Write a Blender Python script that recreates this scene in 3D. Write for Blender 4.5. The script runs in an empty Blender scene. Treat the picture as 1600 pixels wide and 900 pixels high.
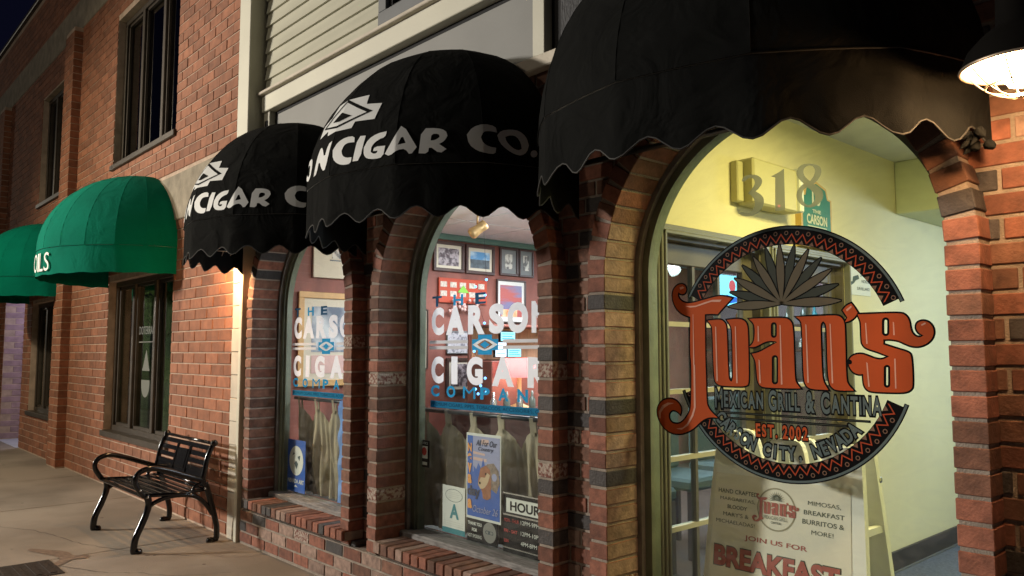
import bpy, bmesh, math, random
from mathutils import Vector, Matrix
from mathutils.geometry import tessellate_polygon
R = math.radians
SC = bpy.context.scene
COL = SC.collection
rng = random.Random(7)

# ---------------------------------------------------------------- camera
cam = bpy.data.cameras.new('camera'); camo = bpy.data.objects.new('camera', cam); COL.objects.link(camo)
CAM = Vector((0, -2.46, 1.375))
camo.location = CAM
camo.rotation_euler = (math.pi/2 + math.atan(100/1230), 0, R(90 - 42.3))
cam.sensor_width = 36; cam.lens = 36*1230/1600; cam.clip_start = 0.05; cam.clip_end = 2000
SC.camera = camo
# ---------------------------------------------------------------- world: clear night sky
w = bpy.data.worlds.new('World'); SC.world = w; w.use_nodes = True
bg = w.node_tree.nodes['Background']; bg.inputs[0].default_value = (0.010, 0.011, 0.034, 1); bg.inputs[1].default_value = 0.18
SC.view_settings.view_transform = 'Standard'; SC.view_settings.look = 'None'
SC.view_settings.exposure = 0.35; SC.view_settings.gamma = 1.0
SC.cycles.max_bounces = 8; SC.cycles.transparent_max_bounces = 12
SC.cycles.use_denoising = True
SC.cycles.sample_clamp_indirect = 4.0

# ---------------------------------------------------------------- lamps of the place and added fill lights
def light(name, typ, loc, power, color, size=0.2, target=None, spot=None, blend=0.5, sx=None, sy=None):
    l = bpy.data.lights.new(name, typ); o = bpy.data.objects.new(name, l); COL.objects.link(o)
    o.location = loc; l.energy = power; l.color = color
    if typ == 'AREA':
        l.shape = 'RECTANGLE' if sy else 'SQUARE'; l.size = sx or size
        if sy: l.size_y = sy
    else: l.shadow_soft_size = size
    if typ == 'SPOT':
        l.spot_size = R(spot or 60); l.spot_blend = blend
    if target is not None:
        o.rotation_euler = (Vector(target) - Vector(loc)).to_track_quat('-Z', 'Y').to_euler()
    return o
light('street_lamp_or_fill', 'SPOT', (-10.4, -4.8, 4.9), 680, (1.0, 0.84, 0.58), 0.12, (-8.9, -1.2, 0.4), 125, 0.8)
light('street_lamp_or_fill', 'POINT', (-6.4, -8.8, 6.4), 300, (1.0, 0.86, 0.66), 0.15)  # added fill to brighten the storefront, not a known lamp
light('shop_light', 'POINT', (-3.35, 1.15, 1.95), 34, (0.86, 0.90, 1.0), 0.12)  # added fill hidden behind the pier to lift ceiling and wall
light('far_street_lamp_or_fill', 'SPOT', (-19.0, -16.5, 5.6), 13000, (1.0, 0.92, 0.82), 0.8, (-3.6, 0, 1.4), 30, 0.7)
light('gap_light', 'POINT', (-13.95, 1.2, 2.2), 38, (0.66, 0.66, 1.0), 0.25)
light('far_street_lamp_or_fill', 'POINT', (-37, -7.5, 5.5), 900, (1.0, 0.92, 0.75), 0.25)  # added light so the trees show in the window reflections
light('vestibule_light', 'AREA', (-1.0, 1.1, 2.60), 44, (1.0, 0.83, 0.32), 0.5, (-1.0, 1.1, 0))
light('vestibule_light', 'AREA', (-0.7, 3.6, 2.25), 52, (0.68, 0.82, 1.0), 0.6, (-1.6, 3.2, 0))
light('shop_light', 'AREA', (-4.3, 2.2, 2.43), 85, (0.95, 0.92, 1.0), 1.2, (-4.3, 2.2, 0))
light('shop_light', 'POINT', (-5.0, 0.9, 2.1), 3.5, (1.0, 0.72, 0.42), 0.08)
light('shop_light', 'AREA', (-4.0, 4.6, 2.43), 110, (0.82, 0.86, 1.0), 1.0, (-4.0, 4.6, 0))

# ---------------------------------------------------------------- materials
def nn(t, k, **kw):
    n = t.nodes.new(k)
    for a, b in kw.items(): setattr(n, a, b)
    return n
def mat(name, col, rough=0.7, metal=0.0, var=0.0, scale=8.0, bump=0.0, bscale=60.0, emit=None, estr=0.0, col2=None, rnd=0.0, spec=0.5, stretch=None, thr=None, alpha=None, crease=0, cscale=5):
    m = bpy.data.materials.new(name); m.use_nodes = True; t = m.node_tree; b = t.nodes['Principled BSDF']
    b.inputs['Base Color'].default_value = (*col, 1); b.inputs['Roughness'].default_value = rough; b.inputs['Metallic'].default_value = metal
    b.inputs['Specular IOR Level'].default_value = spec
    if emit: b.inputs['Emission Color'].default_value = (*emit, 1); b.inputs['Emission Strength'].default_value = estr
    tc = nn(t, 'ShaderNodeTexCoord'); vec = tc.outputs['Object']
    if stretch:
        mp = nn(t, 'ShaderNodeMapping'); mp.inputs['Scale'].default_value = stretch; t.links.new(vec, mp.inputs[0]); vec = mp.outputs[0]
    if var or col2:
        nz = nn(t, 'ShaderNodeTexNoise'); nz.inputs['Scale'].default_value = scale; nz.inputs['Detail'].default_value = 6; t.links.new(vec, nz.inputs['Vector'])
        if rnd:
            oi = nn(t, 'ShaderNodeObjectInfo'); mul = nn(t, 'ShaderNodeVectorMath', operation='ADD')
            cmb = nn(t, 'ShaderNodeCombineXYZ'); mm = nn(t, 'ShaderNodeMath', operation='MULTIPLY'); mm.inputs[1].default_value = 37.0
            t.links.new(oi.outputs['Random'], mm.inputs[0]); t.links.new(mm.outputs[0], cmb.inputs[0]); t.links.new(mm.outputs[0], cmb.inputs[2])
            t.links.new(vec, mul.inputs[0]); t.links.new(cmb.outputs[0], mul.inputs[1]); t.links.new(mul.outputs[0], nz.inputs['Vector'])
        cr = nn(t, 'ShaderNodeValToRGB')
        a, c = thr or (0.3, 0.7)
        cr.color_ramp.elements[0].position = a; cr.color_ramp.elements[1].position = c
        k = 1 - var
        cr.color_ramp.elements[0].color = (*[x*k for x in col], 1)
        cr.color_ramp.elements[1].color = (*(col2 or [min(1, x*(1+var)) for x in col]), 1)
        t.links.new(nz.outputs['Fac'], cr.inputs[0]); out = cr.outputs[0]
        if rnd:
            ge = nn(t, 'ShaderNodeNewGeometry'); oi2 = nn(t, 'ShaderNodeObjectInfo')
            ad = nn(t, 'ShaderNodeMath', operation='ADD'); fr = nn(t, 'ShaderNodeMath', operation='FRACT')
            t.links.new(ge.outputs['Random Per Island'], ad.inputs[0]); t.links.new(oi2.outputs['Random'], ad.inputs[1]); t.links.new(ad.outputs[0], fr.inputs[0])
            mr = nn(t, 'ShaderNodeMapRange'); mr.inputs['To Min'].default_value = 1-rnd; mr.inputs['To Max'].default_value = 1+rnd
            t.links.new(fr.outputs[0], mr.inputs['Value'])
            hs = nn(t, 'ShaderNodeHueSaturation'); t.links.new(mr.outputs[0], hs.inputs['Value']); t.links.new(out, hs.inputs['Color']); out = hs.outputs[0]
        t.links.new(out, b.inputs['Base Color'])
    if bump:
        n2 = nn(t, 'ShaderNodeTexNoise'); n2.inputs['Scale'].default_value = bscale; n2.inputs['Detail'].default_value = 5
        t.links.new(vec, n2.inputs['Vector']); bp = nn(t, 'ShaderNodeBump'); bp.inputs['Strength'].default_value = bump; bp.inputs['Distance'].default_value = 0.01
        t.links.new(n2.outputs['Fac'], bp.inputs['Height']); t.links.new(bp.outputs[0], b.inputs['Normal'])
    if crease:
        n3 = nn(t, 'ShaderNodeTexNoise'); n3.inputs['Scale'].default_value = cscale; n3.inputs['Detail'].default_value = 3; n3.inputs['Distortion'].default_value = 1.2
        t.links.new(tc.outputs['Object'], n3.inputs['Vector']); b3 = nn(t, 'ShaderNodeBump'); b3.inputs['Strength'].default_value = crease; b3.inputs['Distance'].default_value = 0.05
        t.links.new(n3.outputs['Fac'], b3.inputs['Height'])
        if bump: t.links.new(b3.outputs[0], bp.inputs['Normal'])
        else: t.links.new(b3.outputs[0], b.inputs['Normal'])
    if alpha is not None: b.inputs['Alpha'].default_value = alpha
    return m
def glass(name, tint=(0.9, 0.95, 0.93), refl=0.07, dark=1.0, rough=0.0, grime=0.0):
    m = bpy.data.materials.new(name); m.use_nodes = True; t = m.node_tree
    for n in list(t.nodes):
        if n.type != 'OUTPUT_MATERIAL': t.nodes.remove(n)
    out = [n for n in t.nodes][0]
    tr = nn(t, 'ShaderNodeBsdfTransparent'); tr.inputs[0].default_value = (*[c*dark for c in tint], 1)
    gl = nn(t, 'ShaderNodeBsdfGlossy'); gl.inputs['Roughness'].default_value = rough; gl.inputs[0].default_value = (1, 1, 1, 1)
    lw = nn(t, 'ShaderNodeLayerWeight'); lw.inputs[0].default_value = .5; fr = nn(t, 'ShaderNodeMath', operation='POWER'); fr.inputs[1].default_value = 5; t.links.new(lw.outputs['Facing'], fr.inputs[0])
    ad = nn(t, 'ShaderNodeMath', operation='ADD'); ad.inputs[1].default_value = refl+.018; ad.use_clamp = True
    mx = nn(t, 'ShaderNodeMixShader'); t.links.new(fr.outputs[0], ad.inputs[0]); t.links.new(ad.outputs[0], mx.inputs[0])
    t.links.new(tr.outputs[0], mx.inputs[1]); t.links.new(gl.outputs[0], mx.inputs[2]); o_ = mx.outputs[0]
    if grime:   # dust and wiping smears on the pane
        tc = nn(t, 'ShaderNodeTexCoord'); mp = nn(t, 'ShaderNodeMapping'); mp.inputs['Scale'].default_value = (1.2, 1, 2.6); mp.inputs['Rotation'].default_value = (0, .5, 0)
        nz = nn(t, 'ShaderNodeTexNoise'); nz.inputs['Scale'].default_value = 4; nz.inputs['Detail'].default_value = 9; nz.inputs['Distortion'].default_value = 2.5
        mr = nn(t, 'ShaderNodeMapRange'); mr.inputs['From Min'].default_value = .42; mr.inputs['From Max'].default_value = .75; mr.inputs['To Max'].default_value = grime
        df = nn(t, 'ShaderNodeBsdfDiffuse'); df.inputs[0].default_value = (.8, .8, .78, 1); m3 = nn(t, 'ShaderNodeMixShader')
        t.links.new(tc.outputs['Object'], mp.inputs[0]); t.links.new(mp.outputs[0], nz.inputs['Vector']); t.links.new(nz.outputs['Fac'], mr.inputs['Value']); t.links.new(mr.outputs[0], m3.inputs[0])
        t.links.new(o_, m3.inputs[1]); t.links.new(df.outputs[0], m3.inputs[2]); o_ = m3.outputs[0]
    t.links.new(o_, out.inputs[0])
    return m
MT = dict(
 red=mat('brick_red', (0.205, 0.080, 0.052), .85, var=.35, scale=24, bump=.32, bscale=110, rnd=.36),
 brown=mat('brick_brown', (0.15, 0.072, 0.048), .85, var=.35, scale=24, bump=.32, bscale=110, rnd=.36),
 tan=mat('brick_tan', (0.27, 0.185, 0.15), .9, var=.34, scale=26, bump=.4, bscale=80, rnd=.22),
 dark=mat('brick_charcoal', (0.045, 0.040, 0.040), .75, var=.3, scale=30, bump=.5, bscale=90, rnd=.3),
 white=mat('brick_whitewashed', (0.17, 0.065, 0.05), .9, col2=(.40, .34, .29), scale=60, bump=.6, bscale=90, thr=(.42, .56), rnd=.1),
 mortar=mat('mortar', (0.29, 0.245, 0.205), .95, var=.25, scale=12, bump=.6, bscale=150),
 lred=mat('large_brick', (0.26, 0.104, 0.055), .85, var=.22, scale=14, bump=.35, bscale=90, rnd=.24),
 lmortar=mat('pale_mortar', (0.46, 0.35, 0.27), .95, var=.2, scale=10, bump=.4, bscale=120),
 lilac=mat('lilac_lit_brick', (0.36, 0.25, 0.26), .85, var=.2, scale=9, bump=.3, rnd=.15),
 conc=mat('rough_concrete', (0.27, 0.235, 0.18), .95, var=.25, scale=7, bump=.8, bscale=45),
 walk=mat('sidewalk_concrete', (0.235, 0.20, 0.165), .8, col2=(.33, .285, .24), var=.10, scale=1.1, bump=.35, bscale=130, thr=(.38, .62)),
 asphalt=mat('asphalt', (0.05, 0.05, 0.052), .9, var=.3, scale=20, bump=.6, bscale=200),
 stain=mat('dried_spill', (0.19, 0.135, 0.10), .7, var=.3, scale=30),
 bpaint=mat('aged_white_paint', (0.55, 0.50, 0.41), .7, var=.14, scale=5, bump=.3, bscale=60),
 wpaint=mat('cream_white_paint', (0.56, 0.55, 0.45), .55, var=.06, scale=3, bump=.08, bscale=70),
 siding=mat('siding_paint', (0.46, 0.455, 0.36), .6, var=.08, scale=2, bump=.08, bscale=80, stretch=(1, 1, 6)),
 gpanel=mat('grey_panel_paint', (0.19, 0.195, 0.19), .6, var=.16, scale=1.5, bump=.06),
 gtrim=mat('slate_grey_trim', (0.11, 0.12, 0.13), .6, var=.1),
 dpanel=mat('dark_rough_panel', (0.035, 0.038, 0.045), .6, var=.5, scale=40, bump=.9, bscale=50, stretch=(3, 3, .6)),
 black=mat('black_gap', (0.01, 0.01, 0.011), .8),
 gframe=mat('green_grey_frame', (0.15, 0.175, 0.125), .5, var=.2, scale=10, bump=.15),
 caulk=mat('grey_caulk', (0.20, 0.19, 0.17), .8, var=.25, scale=12, bump=.3),
 wsill=mat('weathered_grey_wood', (0.22, 0.215, 0.21), .85, var=.45, scale=14, bump=.6, bscale=40, stretch=(1, 6, 6)),
 bronze=mat('bronze_frame', (0.060, 0.048, 0.036), .45, .3, var=.2, scale=12),
 fabric=mat('black_awning_fabric', (0.0075, 0.008, 0.0078), .95, var=.25, scale=3, bump=.3, bscale=400, spec=.06, crease=.5, cscale=5),
 piping=mat('grey_piping', (0.022, 0.022, 0.021), .7),
 green=mat('green_awning_fabric', (0.000, 0.165, 0.108), .95, spec=.08, var=.12, scale=2.5, bump=.2, bscale=400, crease=.25, cscale=4),
 metal=mat('awning_tube_steel', (0.12, 0.12, 0.12), .4, .8),
 silver=mat('awning_lettering', (0.66, 0.68, 0.68), .6, var=.08, scale=8),
 awhite=mat('white_awning_lettering', (0.8, 0.8, 0.76), .6),
 bench=mat('black_gloss_enamel', (0.006, 0.006, 0.007), .16, 0, bump=.05, bscale=120, spec=.6),
 bolt=mat('steel_bolt', (0.5, 0.48, 0.45), .25, .9),
 lampm=mat('lamp_shade_enamel', (0.005, 0.0045, 0.004), .8, 0, spec=.05),
 lampin=mat('shade_inner_reflector', (0.85, 0.80, 0.72), .4),
 bulb=mat('lit_lamp_glass', (1, .9, .75), .3, emit=(1.0, .72, .42), estr=45),
 guard=mat('wire_guard', (0.45, 0.36, 0.27), .4, .7),
 vwhite=mat('white_vinyl', (0.62, 0.62, 0.62), .5), vgrey=mat('frosted_grey_vinyl', (0.42, 0.42, 0.38), .5),
 vblue=mat('blue_vinyl', (0.02, 0.20, 0.36), .5), vnavy=mat('dark_blue_vinyl', (0.01, 0.06, 0.12), .5),
 orange=mat('burnt_orange_vinyl', (0.40, 0.060, 0.018), .45), vblack=mat('black_vinyl', (0.006, 0.006, 0.007), .5),
 shine=mat('pale_pink_highlight', (0.62, 0.36, 0.28), .5), slate=mat('dark_slate_vinyl', (0.045, 0.065, 0.068), .5),
 agave1=mat('olive_grey_vinyl', (0.13, 0.12, 0.085), .5), agave2=mat('charcoal_green_vinyl', (0.045, 0.055, 0.05), .5),
 rust=mat('rust_brown_vinyl', (0.25, 0.15, 0.11), .5),
 yellow=mat('yellow_wall_paint', (0.68, 0.625, 0.40), .75, var=.06, scale=1.3, bump=.08, bscale=90),
 pale=mat('pale_green_wall_paint', (0.62, 0.64, 0.42), .75, var=.04, scale=1.5, bump=.08, bscale=90),
 ceil=mat('ceiling_paint', (0.62, 0.62, 0.55), .8, var=.05),
 carpet=mat('blue_grey_carpet', (0.10, 0.12, 0.17), .95, var=.3, scale=60, bump=.5, bscale=300),
 base=mat('dark_baseboard', (0.035, 0.03, 0.03), .5),
 dwood=mat('dark_bronze_door', (0.10, 0.085, 0.06), .5, var=.15, scale=6),
 dtrim=mat('grey_moulding', (0.17, 0.17, 0.14), .45),
 muntin=mat('brass_muntin', (0.42, 0.37, 0.25), .4),
 shopwall=mat('mahogany_wall', (0.20, 0.065, 0.045), .6, var=.4, scale=5, bump=.05, stretch=(1, 1, .4)),
 shopgrey=mat('mauve_wall', (0.30, 0.24, 0.26), .7, var=.1, scale=2),
 tile=mat('ceiling_tile', (0.72, 0.76, 0.78), .85, var=.04), grid=mat('ceiling_grid', (0.40, 0.44, 0.46), .6),
 teal=mat('teal_cornice', (0.10, 0.20, 0.17), .6), shopfloor=mat('shop_floor', (0.08, 0.05, 0.035), .4, var=.3),
 frame=mat('dark_picture_frame', (0.055, 0.028, 0.022), .4, var=.3), gold=mat('gold_picture_frame', (0.55, 0.34, 0.13), .45, var=.15),
 mattec=mat('cream_mat_board', (0.62, 0.58, 0.46), .8), matg=mat('grey_mat_board', (0.20, 0.22, 0.22), .8),
 photo=mat('dark_photo_print', (0.06, 0.045, 0.055), .4, col2=(.42, .38, .40), scale=26, thr=(.42, .6)),
 portrait=mat('portrait_print', (0.10, 0.10, 0.09), .4, col2=(.55, .55, .48), scale=18, thr=(.42, .55)),
 horse=mat('misty_blue_print', (0.10, 0.14, 0.20), .4, col2=(.55, .60, .62), scale=5, thr=(.4, .65)),
 skyp=mat('blue_sky_print', (0.10, 0.30, 0.55), .4, col2=(.45, .62, .72), scale=9, thr=(.45, .6)), landp=mat('dark_land_print', (0.08, 0.11, 0.13), .4, var=.5, scale=20),
 sunset=mat('sunset_print', (0.40, 0.075, 0.06), .4, col2=(.16, .15, .28), scale=3.2, thr=(.46, .56), stretch=(1, .5, 3.0)), fire=mat('orange_glow_print', (0.75, 0.22, 0.08), .4, col2=(.8, .6, .35), scale=14),
 redp=mat('red_card_board', (0.42, 0.055, 0.02), .6), card=mat('small_card', (0.5, 0.45, 0.38), .6, var=.4, scale=60),
 stone=mat('pale_building_print', (0.40, 0.40, 0.42), .5, col2=(.16, .16, .18), scale=12, thr=(.5, .58), stretch=(1, 3, 3)),
 burlap=mat('burlap_cloth', (0.36, 0.315, 0.225), .95, var=.3, scale=5, bump=.4, bscale=380), brod=mat('curtain_rod', (0.05, 0.055, 0.06), .35, .5),
 cloth=mat('blue_crinkled_cloth', (0.13, 0.27, 0.62), .7, var=.1, scale=6, bump=.6, bscale=14), sblue=mat('poster_blue', (0.012, 0.09, 0.42), .45, var=.1),
 swhite=mat('print_white', (0.66, 0.68, 0.64), .55), spink=mat('print_pale_pink', (0.62, 0.42, 0.38), .55), sblack=mat('print_black', (0.006, 0.006, 0.006), .6, spec=.1),
 steal=mat('print_teal', (0.02, 0.20, 0.24), .5), sorange=mat('print_orange', (0.75, 0.32, 0.07), .5), snavy=mat('print_navy', (0.006, 0.01, 0.05), .5), slav=mat('print_lavender', (0.30, 0.32, 0.52), .5),
 fur=mat('ram_fur', (0.30, 0.10, 0.03), .6, var=.25, scale=40), furl=mat('ram_pale_fur', (0.55, 0.40, 0.24), .6), horn=mat('ram_horn', (0.22, 0.16, 0.12), .6, var=.4, scale=60),
 sred=mat('print_red', (0.48, 0.03, 0.02), .5), signg=mat('sign_green', (0.01, 0.16, 0.09), .5), signgold=mat('sign_gold_edge', (0.55, 0.36, 0.10), .5), spale=mat('sign_cream', (0.6, 0.6, 0.45), .6),
 plastic=mat('white_moulded_plastic', (0.80, 0.80, 0.74), .45, var=.04, scale=4), pboard=mat('cream_poster', (0.74, 0.70, 0.58), .5, var=.03), pgreen=mat('poster_green_ink', (0.05, 0.07, 0.04), .6),
 pred=mat('poster_brick_red_ink', (0.36, 0.075, 0.05), .6), ptan=mat('poster_tan_ring', (0.30, 0.27, 0.17), .6),
 cyan=mat('lit_cyan_screen', (0, 0, 0), .3, emit=(.25, .75, 1), estr=2.2), scrw=mat('lit_white_panel', (0, 0, 0), .3, emit=(.75, .85, 1), estr=2.0), bled=mat('blue_led_bulb', (0, 0, 0), .3, emit=(.12, .42, 1), estr=3.5),
 pinks=mat('pink_shade', (.75, .2, .22), .6), spotl=mat('lit_spot_bulb', (1, 1, 1), .3, emit=(.9, .93, 1), estr=9), scrr=mat('lit_red_emblem', (0, 0, 0), .3, emit=(.9, .12, .15), estr=1.2), scrb=mat('lit_blue_wave', (0, 0, 0), .3, emit=(.03, .2, .9), estr=1.2),
 brass=mat('brass_fitting', (0.55, 0.36, 0.15), .4, .3), bottle=mat('bottle_glass', (0.10, 0.12, 0.10), .1, var=.3), bottleb=mat('amber_bottle', (0.25, 0.13, 0.04), .15), blabel=mat('bottle_label', (.5, .5, .42), .6, var=.3, scale=60),
 bark=mat('bark', (0.09, 0.07, 0.05), .9, var=.3, scale=20), leaf=mat('leaf', (0.06, 0.11, 0.03), .6, rnd=.4, var=.2), carpaint=mat('pale_car_paint', (0.5, 0.52, 0.55), .3, .2), tyre=mat('tyre_rubber', (.02, .02, .02), .8), carglass=mat('car_window', (.02, .025, .03), .05),
 gshop=glass('window_glass', refl=0.02, grime=.055), gdoor=glass('door_glass', (.80, .88, .88), refl=0.03), gdark=glass('dark_window_glass', (.62, .68, .60), refl=0.12), gup=glass('upper_window_glass', (.25, .28, .32), refl=0.10),
 blind=mat('reflection_mottled_blind', (0.40, 0.43, 0.32), .8, var=.55, scale=2.2, stretch=(2.5, 1, .5)), roomdark=mat('dark_room', (0.03, 0.035, 0.03), .9),  # greenish mottling of the blind stands in for foliage reflected in the glass
 grate=mat('cast_iron_cover', (0.04, 0.03, 0.025), .6, .4, bump=.6, bscale=60), led=mat('red_led', (0, 0, 0), .3, emit=(1, .1, .08), estr=8),
)
def vinyl(name, col, tl=.35, clear=0.0):
    m = bpy.data.materials.new(name); m.use_nodes = True; t = m.node_tree
    for n in list(t.nodes):
        if n.type != 'OUTPUT_MATERIAL': t.nodes.remove(n)
    out = t.nodes[0]; d = nn(t, 'ShaderNodeBsdfPrincipled'); d.inputs['Base Color'].default_value = (*col, 1); d.inputs['Roughness'].default_value = .55; d.inputs['Specular IOR Level'].default_value = .04
    r = nn(t, 'ShaderNodeBsdfTranslucent'); r.inputs[0].default_value = (*col, 1); mx = nn(t, 'ShaderNodeMixShader'); mx.inputs[0].default_value = tl
    t.links.new(d.outputs[0], mx.inputs[1]); t.links.new(r.outputs[0], mx.inputs[2]); o = mx.outputs[0]
    if clear:
        tr = nn(t, 'ShaderNodeBsdfTransparent'); m2 = nn(t, 'ShaderNodeMixShader'); m2.inputs[0].default_value = clear; t.links.new(o, m2.inputs[1]); t.links.new(tr.outputs[0], m2.inputs[2]); o = m2.outputs[0]
    t.links.new(o, out.inputs[0]); return m
MT.update(vwhite=vinyl('white_vinyl', (.72, .72, .74), .32), vgrey=vinyl('frosted_grey_vinyl', (.50, .50, .47), .5), pinks=vinyl('pink_lamp_shade', (.8, .22, .25), .7), frost=vinyl('frosted_numeral_film', (.30, .31, .29), .4, .10), boxp=mat('yellow_lit_plastic', (.50, .46, .24), .5),
 vblue=vinyl('blue_vinyl', (.02, .22, .40), .35), vnavy=vinyl('dark_blue_vinyl', (.01, .06, .12), .3), orange=vinyl('burnt_orange_vinyl', (.52, .10, .032), .3), vblack=vinyl('black_vinyl', (.003, .003, .0035), 0),
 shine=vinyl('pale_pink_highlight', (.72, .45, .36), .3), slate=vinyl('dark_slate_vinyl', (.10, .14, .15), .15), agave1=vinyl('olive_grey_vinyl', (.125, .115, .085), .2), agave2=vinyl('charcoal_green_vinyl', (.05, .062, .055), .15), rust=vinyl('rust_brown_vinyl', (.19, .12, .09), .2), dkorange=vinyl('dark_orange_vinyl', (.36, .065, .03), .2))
# ---------------------------------------------------------------- object helpers
WL = {}
def wloc(o):
    v = Vector((0, 0, 0))
    while o is not None: v += o.location; o = o.parent
    return v
def meta(o, label=None, cat=None, group=None, kind=None):
    if label: o['label'] = label
    if cat: o['category'] = cat
    if group: o['group'] = group
    if kind: o['kind'] = kind
    return o
def thing(name, label, cat, loc=(0, 0, 0), group=None, rz=0):
    o = bpy.data.objects.new(name, None); COL.objects.link(o); o.location = loc; o.empty_display_size = .1
    o.rotation_euler = (0, 0, rz)
    return meta(o, label, cat, group)
def link(name, me, parent=None, mats=None, smooth=False):
    o = bpy.data.objects.new(name, me); COL.objects.link(o)
    if mats:
        for m in (mats if isinstance(mats, (list, tuple)) else [mats]): me.materials.append(m)
    if smooth:
        for p in me.polygons: p.use_smooth = True
    if parent is not None:
        o.parent = parent; o.location = -wloc(parent)
    return o
class M:
    def __init__(s): s.v = []; s.f = []; s.mi = []; s.sm = []
    def add(s, v, f, mi=0, sm=False):
        n = len(s.v); s.v += [tuple(p) for p in v]; s.f += [tuple(i+n for i in q) for q in f]; s.mi += [mi]*len(f); s.sm += [sm]*len(f); return s
    def box(s, x0, x1, y0, y1, z0, z1, mi=0):
        if x0 > x1: x0, x1 = x1, x0
        if y0 > y1: y0, y1 = y1, y0
        if z0 > z1: z0, z1 = z1, z0
        return s.add([(x0,y0,z0),(x1,y0,z0),(x1,y1,z0),(x0,y1,z0),(x0,y0,z1),(x1,y0,z1),(x1,y1,z1),(x0,y1,z1)],
              [(0,3,2,1),(4,5,6,7),(0,1,5,4),(1,2,6,5),(2,3,7,6),(3,0,4,7)], mi)
    def bevbox(s, x0, x1, y0, y1, z0, z1, c=.004, mi=0, fr=None):
        v, f = bevgeo(abs(x1-x0), abs(y1-y0), abs(z1-z0), c)
        ce = Vector(((x0+x1)/2, (y0+y1)/2, (z0+z1)/2))
        return s.add([ce+Vector(p) for p in v], f, mi)
    def quad(s, a, b, c, d, mi=0): return s.add([a, b, c, d], [(0, 1, 2, 3)], mi)
    def tube(s, pts, r, n=8, mi=0, closed=False, caps=True, flat=None):
        pts = [Vector(p) for p in pts]; L = len(pts); vs = []; prev = None
        for i, p in enumerate(pts):
            a = pts[(i-1) % L] if (closed or i > 0) else p; b = pts[(i+1) % L] if (closed or i < L-1) else p
            t = (b-a).normalized()
            if prev is None: u = t.orthogonal().normalized() if flat is None else (Vector(flat)-t*t.dot(Vector(flat))).normalized()
            else:
                u = (prev - t*prev.dot(t)).normalized()
            if flat is not None: u = (Vector(flat)-t*t.dot(Vector(flat))).normalized()
            prev = u; w_ = t.cross(u)
            ri = r[i] if isinstance(r, list) else r
            ra, rb = ri if isinstance(ri, (list, tuple)) else (ri, ri)
            for k in range(n):
                a_ = 2*math.pi*k/n; vs.append(p + u*math.cos(a_)*ra + w_*math.sin(a_)*rb)
        fs = []
        for i in range(L if closed else L-1):
            j = (i+1) % L
            for k in range(n): fs.append((i*n+k, i*n+(k+1) % n, j*n+(k+1) % n, j*n+k))
        if not closed and caps: fs.append(tuple(range(n))[::-1]); fs.append(tuple((L-1)*n+k for k in range(n)))
        return s.add(vs, fs, mi, True)
    def lathe(s, prof, c, n=24, mi=0, ax=None):
        ax = Vector(ax or (0, 0, 1)).normalized(); u = ax.orthogonal().normalized(); w_ = ax.cross(u); c = Vector(c); vs = []; fs = []
        for (r, h) in prof:
            for k in range(n):
                a = 2*math.pi*k/n; vs.append(c+ax*h+u*math.cos(a)*r+w_*math.sin(a)*r)
        for i in range(len(prof)-1):
            for k in range(n): fs.append((i*n+k, i*n+(k+1) % n, (i+1)*n+(k+1) % n, (i+1)*n+k))
        return s.add(vs, fs, mi, True)
    def mesh(s, name):
        me = bpy.data.meshes.new(name); me.from_pydata(s.v, [], s.f); me.polygons.foreach_set('material_index', s.mi); me.polygons.foreach_set('use_smooth', s.sm); me.update(); return me
    def build(s, name, mats, parent=None):
        return link(name, s.mesh(name), parent, mats)
_bg = {}
def bevgeo(lx, ly, lz, c):
    key = (round(lx, 4), round(ly, 4), round(lz, 4), c)
    if key in _bg: return _bg[key]
    vs = []; idx = {}
    h = (lx/2, ly/2, lz/2)
    for sx in (-1, 1):
        for sy in (-1, 1):
            for sz in (-1, 1):
                for ax in range(3):
                    p = [sx*(h[0]-c), sy*(h[1]-c), sz*(h[2]-c)]; p[ax] = (sx, sy, sz)[ax]*h[ax]
                    idx[(sx, sy, sz, ax)] = len(vs); vs.append(tuple(p))
    fs = []
    def face(ids):
        pts = [Vector(vs[i]) for i in ids]; n = (pts[1]-pts[0]).cross(pts[2]-pts[0]); ce = sum(pts, Vector())/len(pts)
        fs.append(tuple(ids) if n.dot(ce) > 0 else tuple(ids[::-1]))
    for ax in range(3):
        o = [i for i in range(3) if i != ax]
        for s in (-1, 1):
            ids = []
            for a, b in ((-1, -1), (1, -1), (1, 1), (-1, 1)):
                k = [0, 0, 0]; k[ax] = s; k[o[0]] = a; k[o[1]] = b; ids.append(idx[(*k, ax)])
            face(ids)
        for a in (-1, 1):
            for b in (-1, 1):
                ids = []
                for t_, ax2 in ((-1, o[0]), (1, o[0]), (1, o[1]), (-1, o[1])):
                    k = [0, 0, 0]; k[ax] = t_; k[o[0]] = a; k[o[1]] = b; ids.append(idx[(*k, ax2)])
                face(ids)
    for sx in (-1, 1):
        for sy in (-1, 1):
            for sz in (-1, 1): face([idx[(sx, sy, sz, 0)], idx[(sx, sy, sz, 1)], idx[(sx, sy, sz, 2)]])
    _bg[key] = (vs, fs); return vs, fs

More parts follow.
